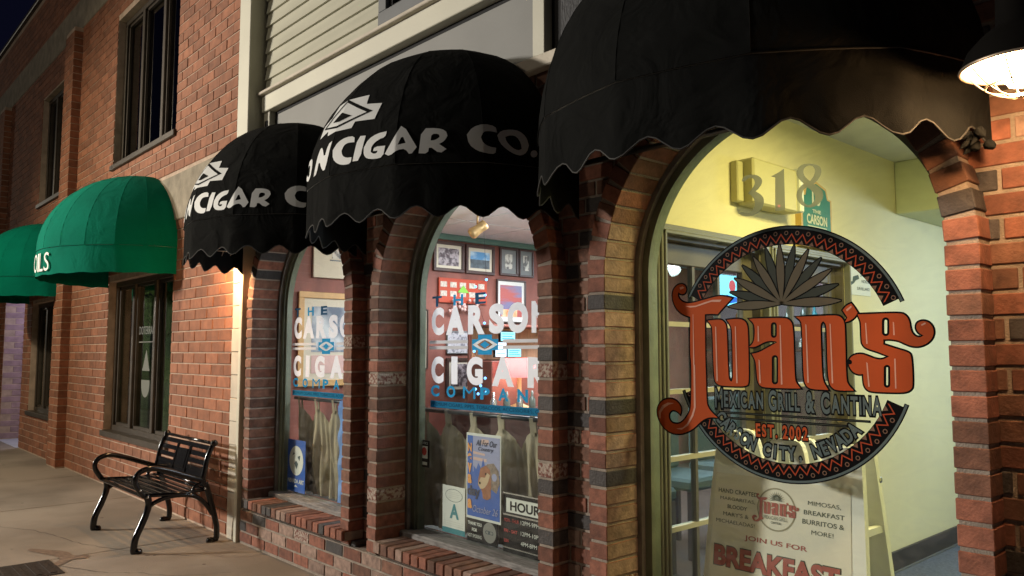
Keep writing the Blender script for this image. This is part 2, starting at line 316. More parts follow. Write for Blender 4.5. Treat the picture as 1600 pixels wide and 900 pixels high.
# 2-D fills and lettering --------------------------------------------------
def fill2d(polys):
    """filled flat mesh data (verts2d, faces) from closed outlines; inner outlines become holes"""
    cu = bpy.data.curves.new('tmp', 'CURVE'); cu.dimensions = '2D'; cu.fill_mode = 'BOTH'
    for pl in polys:
        sp = cu.splines.new('POLY'); sp.points.add(len(pl)-1); sp.use_cyclic_u = True
        for i, p in enumerate(pl): sp.points[i].co = (p[0], p[1], 0, 1)
    return _conv(cu)
def _conv(cu):
    ob = bpy.data.objects.new('tmp', cu); COL.objects.link(ob)
    dg = bpy.context.evaluated_depsgraph_get(); dg.update()
    me = bpy.data.meshes.new_from_object(ob.evaluated_get(dg))
    v = [(p.co.x, p.co.y) for p in me.vertices]; f = [tuple(p.vertices) for p in me.polygons]
    bpy.data.objects.remove(ob); bpy.data.meshes.remove(me); bpy.data.curves.remove(cu)
    return v, f
def text2d(s, box=None, off=0.0, shear=0.0, sp=1.0, small=False, keep=False):
    """lettering as (verts2d, faces) scaled into box = (x0, x1, z0, z1)"""
    off = 0.0 if ('M' in s and off < .075) else off
    cu = bpy.data.curves.new('tmp', 'FONT'); cu.body = s; cu.offset = off; cu.shear = shear; cu.space_character = sp; cu.resolution_u = 5
    if small:
        for i, ch in enumerate(s):
            if ch.isupper(): pass
    v, f = _conv(cu)
    if box:
        xs = [p[0] for p in v]; ys = [p[1] for p in v]; a, b, c, d = min(xs), max(xs), min(ys), max(ys)
        x0, x1, z0, z1 = box
        if x1 is None: x1 = x0+(b-a)*(z1-z0)/(d-c)
        v = [(x0+(p[0]-a)/(b-a)*(x1-x0), z0+(p[1]-c)/(d-c)*(z1-z0)) for p in v]
    return v, f
def onY(vf, y): return [(p[0], y, p[1]) for p in vf[0]], vf[1]
def onX(vf, x): return [(x, p[0], p[1]) for p in vf[0]], vf[1]
def grow(poly, d):
    """outline moved outwards by d"""
    n = len(poly); A = sum(poly[i][0]*poly[(i+1) % n][1]-poly[(i+1) % n][0]*poly[i][1] for i in range(n))
    sg = 1 if A > 0 else -1; out = []
    for i in range(n):
        a, b, c = Vector(poly[i-1]), Vector(poly[i]), Vector(poly[(i+1) % n])
        e1 = (b-a); e2 = (c-b)
        if e1.length < 1e-7 or e2.length < 1e-7: continue
        e1.normalize(); e2.normalize()
        n1 = Vector((e1.y, -e1.x))*sg; n2 = Vector((e2.y, -e2.x))*sg; m_ = n1+n2
        if m_.length < 1e-3: m_ = n1
        m_.normalize(); k = min(1/max(m_.dot(n1), .4), 1.9)
        out.append((b.x+m_.x*d*k, b.y+m_.y*d*k))
    return out
def smooth(poly, it=2, ang=48):
    for _ in range(it):
        n = len(poly); o = []
        for i in range(n):
            a, b, c = Vector(poly[i-1]), Vector(poly[i]), Vector(poly[(i+1) % n])
            e1, e2 = b-a, c-b
            if e1.length < 1e-6 or e2.length < 1e-6: continue
            if math.degrees(e1.angle(e2)) > ang: o.append(tuple(b))
            else: o.append(tuple(b-e1*.25)); o.append(tuple(b+e2*.25))
        poly = o
    return poly
def circ(cx, cz, r, n=20, a0=0, a1=360):
    return [(cx+r*math.cos(R(a0+(a1-a0)*i/n)), cz+r*math.sin(R(a0+(a1-a0)*i/n))) for i in range(n if a1-a0 == 360 else n+1)]

# ---------------------------------------------------------------- ground
GZ = 0.0
g = M(); g.box(-200, 200, -200, -3.6, -.30, -.13); meta(g.build('street', MT['asphalt']), kind='structure')
g = M()
xs = [-60, -13.35, -11.6, -9.85, -8.1, -6.02, -4.3, -2.6, -.9, .9, 2.7, 60]; ys = [.3, -1.45, -3.2, -3.58]
slabs = []
for i in range(len(xs)-1):
    for j in range(len(ys)-1):
        g.bevbox(xs[i]+.004, xs[i+1]-.004, ys[j+1]+.004, ys[j]-.004, -.13, 0, .006)
sw = M(); sw.box(-60, 60, -3.57, .3, -.14, -.008); swo = meta(sw.build('sidewalk', MT['walk']), kind='structure')
first = None
for i in range(len(xs)-1):
    for j in range(len(ys)-1):
        m_ = M(); m_.bevbox(xs[i]+.004, xs[i+1]-.004, ys[j+1]+.004, ys[j]-.004, -.10, 0, .006)
        m_.build('paving_slab', MT['walk'], swo)
g = M(); g.bevbox(-60, 60, -3.75, -3.59, -.2, .005, .012); meta(g.build('kerb', MT['conc']), kind='structure')
# dried spill beside the bench
sp = [(-6.30, -1.06), (-6.18, -.98), (-6.03, -.99), (-5.98, -.90), (-5.90, -.93), (-5.93, -1.02), (-5.82, -1.10), (-5.80, -1.17), (-5.88, -1.14), (-6.0, -1.06), (-6.14, -1.09), (-6.28, -1.15), (-6.42, -1.19), (-6.44, -1.15)]
v, f = fill2d([smooth(sp, 2, 80)]); mm = M(); mm.add([(a, b, .0035) for a, b in v], f)
meta(mm.build('spill_stain', MT['stain']), 'branching brown dried spill on the pavement before the bench', 'stain')
mm = M(); mm.bevbox(-6.02, -5.60, -1.62, -1.13, -.02, .006, .004); root = meta(mm.build('utility_cover', MT['grate']), 'dark rusty metal utility cover set in the pavement', 'cover')
mm = M()
for k in range(6): mm.box(-5.98, -5.64, -1.58+k*.075, -1.545+k*.075, .0062, .0095)
mm.build('raised_rib', MT['grate'], root)

# gum spots, cracks and grime on the pavement
gs = M()
for k in range(90):
    x, y = rng.uniform(-13, -2.5), rng.uniform(-3.3, -.12); r_ = rng.uniform(.008, .022)
    gs.add([(x+r_*math.cos(a*1.05)*rng.uniform(.7, 1.1), y+r_*math.sin(a*1.05)*rng.uniform(.7, 1.1), .0018) for a in range(6)], [(0, 1, 2, 3, 4, 5)])
meta(gs.build('gum_spots', mat('old_gum', (.10, .08, .065), .8)), kind='stuff')
ck = M()
for (pts) in ([(-7.6, -1.28), (-7.1, -1.02), (-6.75, -.93), (-6.35, -.86), (-6.0, -.70), (-5.72, -.58), (-5.5, -.40), (-5.35, -.02)], [(-5.9, -1.15), (-5.5, -.98), (-5.3, -.80), (-5.05, -.62), (-4.9, -.30)], [(-9.6, -2.1), (-9.2, -1.6), (-9.0, -1.2), (-8.5, -.9)]):
    q = []
    for a, b in zip(pts, pts[1:]):
        for t_ in range(6): q.append((a[0]+(b[0]-a[0])*t_/6+rng.uniform(-.012, .012), a[1]+(b[1]-a[1])*t_/6+rng.uniform(-.012, .012)))
    for a, b in zip(q, q[1:]):
        w_ = rng.uniform(.0015, .0038); ck.quad((a[0], a[1]-w_, .0022), (b[0], b[1]-w_, .0022), (b[0], b[1]+w_, .0022), (a[0], a[1]+w_, .0022))
meta(ck.build('pavement_cracks', mat('crack_shadow', (.085, .065, .05), .9)), kind='stuff')

# ---------------------------------------------------------------- brick machinery
class Bricks:
    """collects the bricks of one thing; the 300 that show largest become single parts"""
    def __init__(s, root, name='brick', cap=300): s.root = root; s.L = []; s.name = name; s.cap = cap
    def put(s, c, size, kind, rot=0.0, ch=.0028, parent=None):
        c = Vector(c); s.L.append((c, size, kind, rot, ch, parent))
    def score(s, e):
        c, size = e[0], e[1]; d = c-CAM; fwd = Vector((-math.cos(R(42.3)), math.sin(R(42.3)), 0))
        z = d.dot(fwd)
        if z < .3: return 0
        sx = d.dot(Vector((math.sin(R(42.3)), math.cos(R(42.3)), 0)))/z*1230; sz = d.z/z*1230
        if abs(sx) > 840 or sz > 570 or sz < -370: return 0
        cosv = max(abs(d.normalized().y), .3)
        return size[0]*size[2]*cosv/d.length_squared
    def finish(s):
        s.L.sort(key=s.score, reverse=True); cache = {}
        for c, size, kind, rot, ch, par in s.L[:s.cap]:
            k = (tuple(round(q, 3) for q in size), kind, ch)
            if k not in cache:
                v, f = bevgeo(*size, ch); me = bpy.data.meshes.new('brick'); me.from_pydata(v, [], f)
                ms = kind if isinstance(kind, tuple) else (kind,)
                for q in ms: me.materials.append(MT[q])
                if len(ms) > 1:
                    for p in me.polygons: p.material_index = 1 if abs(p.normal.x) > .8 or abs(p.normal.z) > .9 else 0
                cache[k] = me
            o = bpy.data.objects.new(s.name, cache[k]); COL.objects.link(o)
            p = par or s.root; o.parent = p; o.location = c - wloc(p)
            o.rotation_euler = (rng.uniform(-.012, .012), rot, rng.uniform(-.012, .012))
        rest = s.L[s.cap:]
        if rest:
            ks = []; m_ = M()
            for c, size, kind, rot, ch, par in rest:
                ms = kind if isinstance(kind, tuple) else (kind,)
                for q in ms:
                    if q not in ks: ks.append(q)
                v, f = bevgeo(*size, ch); mat_ = Matrix.Rotation(rot, 3, 'Y') if rot else None
                n = len(m_.v)
                pv = [(c + (mat_ @ Vector(p) if mat_ else Vector(p))) for p in v]
                m_.add(pv, f, ks.index(ms[-1]))
            o = m_.build(s.name, [MT[k] for k in ks], s.root); o['kind'] = 'stuff'

# ================================================================ STOREFRONT (narrow dark brick)
WX = [-4.872, -3.187, -1.487]      # window centres
RI, RO, ZS, ZB = .650, .746, 1.690, .245   # opening half width, ring outer half width, spring, top of low wall
store = thing('brick_storefront', 'dark brick storefront with three arched windows under black awnings', 'building', (-2.6, 0, 0))
SX0, SX1 = -5.64, 3.4
# pier wall with the arched notches (mortar coloured core, bricks laid proud of it)
def arched_panel(y0, y1, x0, x1, zb, zt, rr, m_, mi=0):
    out = [(x0, zb)]
    for cx in WX:
        out += [(cx-rr, zb), (cx-rr, ZS)] + [(cx-rr*math.cos(R(a)), ZS+rr*math.sin(R(a))) for a in range(10, 180, 10)] + [(cx+rr, ZS), (cx+rr, zb)]
    out += [(x1, zb), (x1, zt), (x0, zt)]
    v, f = fill2d([out])
    m_.add([(a, y0, b) for a, b in v], f, mi); m_.add([(a, y1, b) for a, b in v], f, mi)
    n = len(out)
    for i in range(n):
        a, b = out[i], out[(i+1) % n]
        m_.quad((a[0], y0, a[1]), (b[0], y0, b[1]), (b[0], y1, b[1]), (a[0], y1, a[1]), mi)
m_ = M(); arched_panel(.100, .30, SX0, SX1, ZB, 2.70, RI+.05, m_)
m_.build('wall', MT['mortar'], store)
m_ = M(); m_.box(SX0+.002, SX1, .006, .24, -.05, ZB-.004); m_.box(SX0+.001, SX1, .004, .02, -.05, .012); m_.build('base_wall', MT['mortar'], store)
B = Bricks(store)
def pick(ws):  
    x = rng.random()*sum(ws.values())
    for k, v in ws.items():
        x -= v
        if x <= 0: return k
    return k
MIXB = dict(red=30, brown=24, tan=30, dark=10, white=3)
MIXP = dict(red=34, brown=44, dark=12, white=3, tan=4)
MIXR = dict(red=54, brown=34, dark=7, white=5)
# low wall courses
pit = .207
for r in range(3):
    z = .016 + r*.0765
    x = SX0 + (pit/2 if r % 2 else 0)
    if r % 2: B.put((SX0+pit/4-.003, .046, z+.033), (pit/2-.012, .09, .064), pick(MIXB))
    while x < SX1-.05:
        l = min(pit, SX1-x)
        B.put((x+l/2, .046+rng.uniform(-.0015, .0015), z+.033), (l-.012, .09, .064), pick(MIXB)); x += pit
# header course that carries the sills and shows as a dark line
for cx in WX:
    x = cx-RI+.01
    while x < cx+RO-.1:
        B.put((x+.1, .062, .259), (.19, .09, .028), pick(dict(brown=5, red=2, dark=2)), ch=.003); x += .207
# rowlock sills, sloping a little
for cx in WX:
    n = 19; x0 = cx-RI+.012+.03; x1 = cx+RO+.005; st = (x1-x0)/n
    mm = M(); mm.box(x0, x1, -.025, .17, .278, .326); mm.build('sill_bed', MT['mortar'], store)
    for k in range(n):
        B.put((x0+st*(k+.5), .062, .305+rng.uniform(-.0015, .0015)), (st-.009, .215, .058), pick(dict(red=7, brown=4, dark=1.2, tan=2)), ch=.004)
# arch surrounds: one brick deep, a header wide
NC = 20; CH = (ZS-ZB)/NC
for wi, cx in enumerate(WX):
    core = M()
    for s in (-1, 1): core.box(cx+s*(RI+.006), cx+s*(RO-.006), .007, .2, ZB, ZS)
    N = 48
    def pt(r, a, y): return (cx+r*math.cos(a), y, ZS+r*math.sin(a))
    for i in range(N):
        a, b = math.pi*i/N, math.pi*(i+1)/N; ri, ro = RI+.006, RO-.006
        q = [pt(ri, a, .007), pt(ro, a, .007), pt(ro, b, .007), pt(ri, b, .007), pt(ri, a, .2), pt(ro, a, .2), pt(ro, b, .2), pt(ri, b, .2)]
        core.add(q, [(0, 1, 2, 3), (4, 7, 6, 5), (0, 3, 7, 4), (1, 5, 6, 2)])
    ring = core.build('arch_surround', MT['mortar'], store)
    for s in (-1, 1):
        for r in range(NC):
            z = ZB+CH*(r+.5); k = pick(MIXR)
            if wi == 2 and s == -1: k = ('red', 'tan') if rng.random() < .78 else pick(dict(red=2, dark=4, white=2))  # tan side faces put the lamp-lit tone of this jamb into the colour
            if wi == 0 and s == -1 and rng.random() < .5: k = 'brown'
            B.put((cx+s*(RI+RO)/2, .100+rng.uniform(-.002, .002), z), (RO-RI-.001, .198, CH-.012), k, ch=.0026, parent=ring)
    na = int(round(math.pi*RI/CH)); 
    for i in range(na):
        a = math.pi*(i+.5)/na; r = (RI+RO)/2
        k = pick(MIXR)
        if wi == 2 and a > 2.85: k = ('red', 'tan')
        elif a > 1.6: k = pick(dict(brown=6, red=3, dark=1))  # browner mix puts the shade on this half of the arch into the bricks
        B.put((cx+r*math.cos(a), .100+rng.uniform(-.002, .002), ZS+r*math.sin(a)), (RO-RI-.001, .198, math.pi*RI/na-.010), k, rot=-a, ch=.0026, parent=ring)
# pier bricks
r = 0; z = ZB+.003
while z < 2.66:
    x = SX0 + ((.5*pit) if r % 2 else 0) - (.04 if r % 3 else 0)
    while x < SX1:
        l = pit-.012; cxm = x+pit/2; zz = z+CH/2
        segs = [(x+.006, x+pit-.006)]
        for cx in WX:       # cut against the arch surrounds
            d_ = zz-ZS-.5*CH if zz > ZS else 0
            if d_ >= RI+.05: continue
            hw = math.sqrt((RI+.05)**2-max(d_, 0)**2); ns = []
            for a_, b_ in segs:
                if b_ <= cx-hw or a_ >= cx+hw: ns.append((a_, b_))
                else:
                    if a_ < cx-hw: ns.append((a_, cx-hw))
                    if b_ > cx+hw: ns.append((cx+hw, b_))
            segs = ns
        for xa, xb in segs:
            xa = max(xa, SX0+.003)
            if xb-xa > .03: B.put(((xa+xb)/2, .142, zz), (xb-xa, .096, CH-.012), pick(MIXP))
        x += pit
    z += CH; r += 1
B.finish()
# stone coping on the brick
mm = M(); mm.bevbox(SX0, SX1, .045, .16, 2.700, 2.765, .006); mm.build('coping', MT['bpaint'], store)
# upper facade: grey boarded transom, white boards, lap siding
up = thing('upper_facade', 'cream painted upper facade with lap siding over a grey panel', 'building', (-3.0, .1, 2.75))
mm = M(); mm.box(SX0+.02, -2.66, .150, .30, 2.70, 3.19); mm.build('grey_panel', MT['gpanel'], up)
mm = M(); mm.box(-5.53, -2.66, .1475, .152, 3.165, 3.19); mm.box(-5.53, -5.505, .147, .152, 2.765, 3.165); mm.build('shadow_gap', MT['black'], up)
mm = M(); mm.bevbox(-5.628, -5.532, .10, .16, 2.765, 3.188, .004); mm.build('narrow_post', MT['wpaint'], up)
mm = M(); mm.box(-5.60, -5.555, .094, .102, 2.765, 3.12); mm.build('dark_slot', MT['black'], up)
mm = M(); mm.bevbox(-5.63, 3.4, .08, .24, 3.19, 3.315, .004); mm.build('fascia_board', MT['wpaint'], up)
mm = M(); mm.bevbox(-5.635, 3.4, .045, .24, 3.317, 3.340, .004); mm.build('drip_cap', MT['bpaint'], up)
mm = M(); mm.bevbox(-2.658, -2.575, .09, .2, 2.765, 3.188, .004); mm.build('white_post', MT['wpaint'], up)
mm = M(); mm.box(-2.573, -2.50, .14, .3, 2.765, 3.188); mm.build('black_strip', MT['black'], up)
mm = M(); mm.box(-2.50, 3.4, .125, .3, 2.765, 3.188); mm.build('rough_panel', MT['dpanel'], up)
mm = M(); mm.box(-5.63, 3.4, .12, .3, 3.34, 5.2); mm.build('sheathing', MT['siding'], up)
for k in range(17):
    z = 3.342+k*.105
    for (xa, xb) in ((-5.63, -3.99), (-2.35, 3.4)):
        m2 = M(); y0, y1 = .098, .112
        m2.add([(xa, y0, z), (xb, y0, z), (xb, y1, z+.078), (xa, y1, z+.078), (xb, y1+.004, z+.112), (xa, y1+.004, z+.112), (xa, .12, z), (xb, .12, z), (xb, .13, z+.112), (xa, .13, z+.112)],
               [(0, 1, 2, 3), (3, 2, 4, 5), (0, 6, 7, 1), (0, 3, 5, 9, 6), (1, 7, 8, 4, 2), (5, 4, 8, 9)])
        m2.build('siding_board', MT['siding'], up)
wn = M(); wn.bevbox(-3.985, -2.36, .06, .16, 3.342, 3.43, .004); wn.bevbox(-3.985, -3.90, .062, .16, 3.43, 4.9, .004); wn.bevbox(-2.445, -2.36, .062, .16, 3.43, 4.9, .004)
wn.bevbox(-3.985, -2.36, .06, .16, 4.9, 5.0, .004)
wn = wn.build('window', MT['gtrim'], up)
m2 = M(); m2.box(-3.90, -2.445, .112, .118, 3.43, 4.9); m2.build('pane', MT['gup'], wn)
m2 = M(); m2.box(-3.90, -3.87, .09, .13, 3.43, 4.9); m2.box(-3.90, -2.445, .09, .13, 3.43, 3.455); m2.build('sash', MT['black'], wn)
m2 = M(); m2.box(-3.9, -2.445, .119, .121, 3.43, 4.9); m2.build('dark_interior', MT['roomdark'], wn)

# corner post between the two buildings: boards above, painted blocks below
post = thing('corner_post', 'cream painted corner post between the two brick buildings', 'post', (-5.745, 0, 0))
mm = M(); mm.bevbox(-5.845, -5.648, -.018, .28, 2.42, 6.4, .005); mm.build('upper_board', MT['wpaint'], post)
z = 0.0; k = 0
while z < 2.4:
    h = .172 if z+.172 < 2.42 else 2.42-z
    mm = M(); mm.bevbox(-5.842+.002*(k % 2), -5.700, -.010-.002*(k % 3), .25, z+.0015, z+h-.0015, .004); mm.build('painted_block', MT['bpaint'], post)
    z += h; k += 1
mm = M(); mm.bevbox(-5.698, -5.650, -.022, .25, 0, 2.415, .004); mm.build('edge_board', MT['wpaint'], post)

# ---------------------------------------------------------------- the arched windows of the storefront
def arch_band(cx, ri, ro, y0, y1, zb, m_, mi=0, N=48, bottom=True):
    L = [(-1, zb)] 
    pts = [(cx-1, zb)]
    prof = [(-1.0, None)]
    seq = [('l', zb)] 
    def P(r): return [(cx-r, zb)] + [(cx-r*math.cos(math.pi*i/N), ZS+r*math.sin(math.pi*i/N)) for i in range(N+1)] + [(cx+r, zb)]
    a, b = P(ri), P(ro)
    for i in range(len(a)-1):
        q = [(a[i][0], y0, a[i][1]), (b[i][0], y0, b[i][1]), (b[i+1][0], y0, b[i+1][1]), (a[i+1][0], y0, a[i+1][1])]
        q += [(p[0], y1, p[2]) for p in q]
        m_.add(q, [(0, 1, 2, 3), (4, 7, 6, 5), (0, 3, 7, 4), (1, 5, 6, 2)], mi)
def arch_fill(cx, r, y, zb, m_, N=48):
    v, f = fill2d([[(cx-r, zb)] + [(cx-r*math.cos(math.pi*i/N), ZS+r*math.sin(math.pi*i/N)) for i in range(N+1)] + [(cx+r, zb)]])
    m_.add([(a, y, b) for a, b in v], f)
WINS = []
for wi, cx in enumerate(WX):
    m2 = M(); arch_band(cx, RI-.052, RI-.018, .225, .285, .335, m2)
    wnd = m2.build('window', MT['gframe'], store)
    m2 = M(); arch_band(cx, RI-.018, RI+.012, .202, .30, .31, m2); m2.build('caulk_strip', MT['caulk'], wnd)
    if wi < 2:
        m2 = M(); arch_band(cx, RI-.075, RI-.052, .238, .28, .34, m2); m2.build('inner_stop', MT['gframe'], wnd)
    zb = .335 if wi < 2 else .30
    m2 = M(); m2.bevbox(cx-RI+.005, cx+RI-.005, .155, .30, .300, .362, .006); m2.build('sill', MT['wsill'], wnd)
    m2 = M(); arch_fill(cx, RI-.05, .2485, .34, m2); m2.build('pane', MT['gshop'], wnd)
    WINS.append(wnd)
GY = .2465

# ---------------------------------------------------------------- shop lettering on the two cigar shop windows
def decal(vf, name, m, parent, y=GY, dx=0):
    mm = M(); v, f = vf; mm.add([(a+dx, y, b) for a, b in v], f); return mm.build(name, MT[m], parent)
def shop_letters(cx, w, dark_first=False):
    o = cx+3.187
    def L(s, x0, x1, z0, z1, off): return text2d(s, (x0+o, x1+o, z0, z1), off=off)
    for ch, x, mt in (('T', -3.655, 'vnavy'), ('H', -3.46, 'vblue'), ('E', -3.27, 'vnavy'), ):
        decal(L(ch, x, x+.088, 1.632, 1.693, .03), 'letter', mt, w)
    xs = {'C': (-3.66, -3.545), 'A': (-3.525, -3.36), 'R': (-3.33, -3.19), 'S': (-3.155, -3.035), 'O': (-3.01, -2.855), 'N': (-2.83, -2.71)}
    for ch, (a, b) in xs.items(): decal(L(ch, a, b, 1.470, 1.628, .060), 'letter', 'vwhite', w)
    for z in (1.398, 1.430):
        for a, b in ((-3.68, -3.33), (-3.045, -2.695)):
            mm = M(); mm.box(a+o, b+o, GY-.0006, GY, z-.008, z+.010); mm.build('stripe', MT['vwhite'], w)
    # eye emblem: a cross with a diamond eye
    ex, ez = -3.187+o, 1.414
    cr = [(-.057, .053), (.057, .053), (.057, .029), (.107, .029), (.107, -.029), (.057, -.029), (.057, -.053), (-.057, -.053), (-.057, -.029), (-.107, -.029), (-.107, .029), (-.057, .029)]
    eye = [(-.102, 0), (-.05, .022), (0, .034), (.05, .022), (.102, 0), (.05, -.022), (0, -.034), (-.05, -.022)]
    dia = [(-.040, 0), (0, .020), (.040, 0), (0, -.020)]
    sh = lambda l: [(a+ex, b+ez) for a, b in l]
    decal(fill2d([sh(cr), sh(smooth(eye, 1))]), 'emblem_cross', 'vblue', w, GY-.0008); decal(fill2d([sh(smooth(eye, 1)), sh([(a*.62, b*.72) for a, b in eye])]), 'emblem_eye', 'vgrey', w, GY-.0012)
    decal(fill2d([sh(dia)]), 'emblem_pupil', 'vblue', w, GY-.0012)
    xs = {'C': (-3.66, -3.545), 'I': (-3.49, -3.445), 'G': (-3.37, -3.235), 'A': (-3.175, -3.005), 'R': (-2.94, -2.80)}
    xs = {'C': (-3.66, -3.545), 'I': (-3.475, -3.42), 'G': (-3.34, -3.205), 'A': (-3.13, -2.96), 'R': (-2.86, -2.715)}
    for ch, (a, b) in xs.items(): decal(L(ch, a, b, 1.198, 1.350, .060), 'letter', 'vwhite', w)
    for i, ch in enumerate('COMPANY'):
        x = -3.662+i*.1455; decal(L(ch, x, x+(.105 if ch == 'M' else .078), 1.124, 1.188, .04), 'letter', 'vblue', w)
    mm = M(); mm.box(-3.665+o, -2.705+o, GY-.0006, GY, 1.062, 1.100); mm.build('stripe', MT['vblue'], w)
    decal(L('PREMIUM CIGARS, PIPES, TOBACCOS, ACCESSORIES, GIFTS', -3.655, -2.715, 1.070, 1.092, .02), 'letter', 'vnavy', w, GY-.0012)
shop_letters(WX[0], WINS[0]); shop_letters(WX[1], WINS[1])
NUMS={'8': [[(-1.3602,2.061),(-1.3301,2.051),(-1.3159,2.0354),(-1.3167,2.0129),(-1.332,1.9927),(-1.3458,1.9832),(-1.3229,1.9653),(-1.3103,1.944),(-1.3158,1.919),(-1.335,1.9023),(-1.3655,1.8968),(-1.3958,1.9108),(-1.4144,1.9365),(-1.4136,1.9629),(-1.397,1.9835),(-1.383,1.9892),(-1.4051,2.0113),(-1.4141,2.036),(-1.4016,2.0571),(-1.3807,2.0633)],[(-1.357,2.0538),(-1.3425,2.0434),(-1.339,2.0264),(-1.3484,2.0065),(-1.3602,1.996),(-1.3801,2.0157),(-1.3863,2.0366),(-1.3762,2.052)],[(-1.3732,1.9751),(-1.3566,1.9621),(-1.3444,1.9426),(-1.3436,1.9249),(-1.3576,1.9087),(-1.3753,1.9079),(-1.3898,1.9264),(-1.3931,1.9519),(-1.3857,1.9685)]],'1': [[(-1.4601,2.0594),(-1.4605,1.9031),(-1.5008,1.9031),(-1.4971,2.0312),(-1.5159,2.0398),(-1.4909,2.0451)]],'3': [[(-1.6337,2.0539),(-1.6141,2.0611),(-1.5873,2.0594),(-1.5611,2.0474),(-1.5489,2.0281),(-1.5569,2.0088),(-1.58,1.991),(-1.5534,1.9732),(-1.5437,1.9485),(-1.5519,1.9223),(-1.5787,1.9025),(-1.6131,1.8966),(-1.6439,1.9041),(-1.6546,1.9153),(-1.6466,1.9212),(-1.6174,1.9097),(-1.5926,1.9195),(-1.5829,1.9437),(-1.5912,1.9712),(-1.6137,1.9892),(-1.6043,1.9961),(-1.5855,2.0133),(-1.5819,2.0321),(-1.5915,2.0455),(-1.609,2.0484),(-1.6279,2.0361),(-1.6395,2.0408)]]}
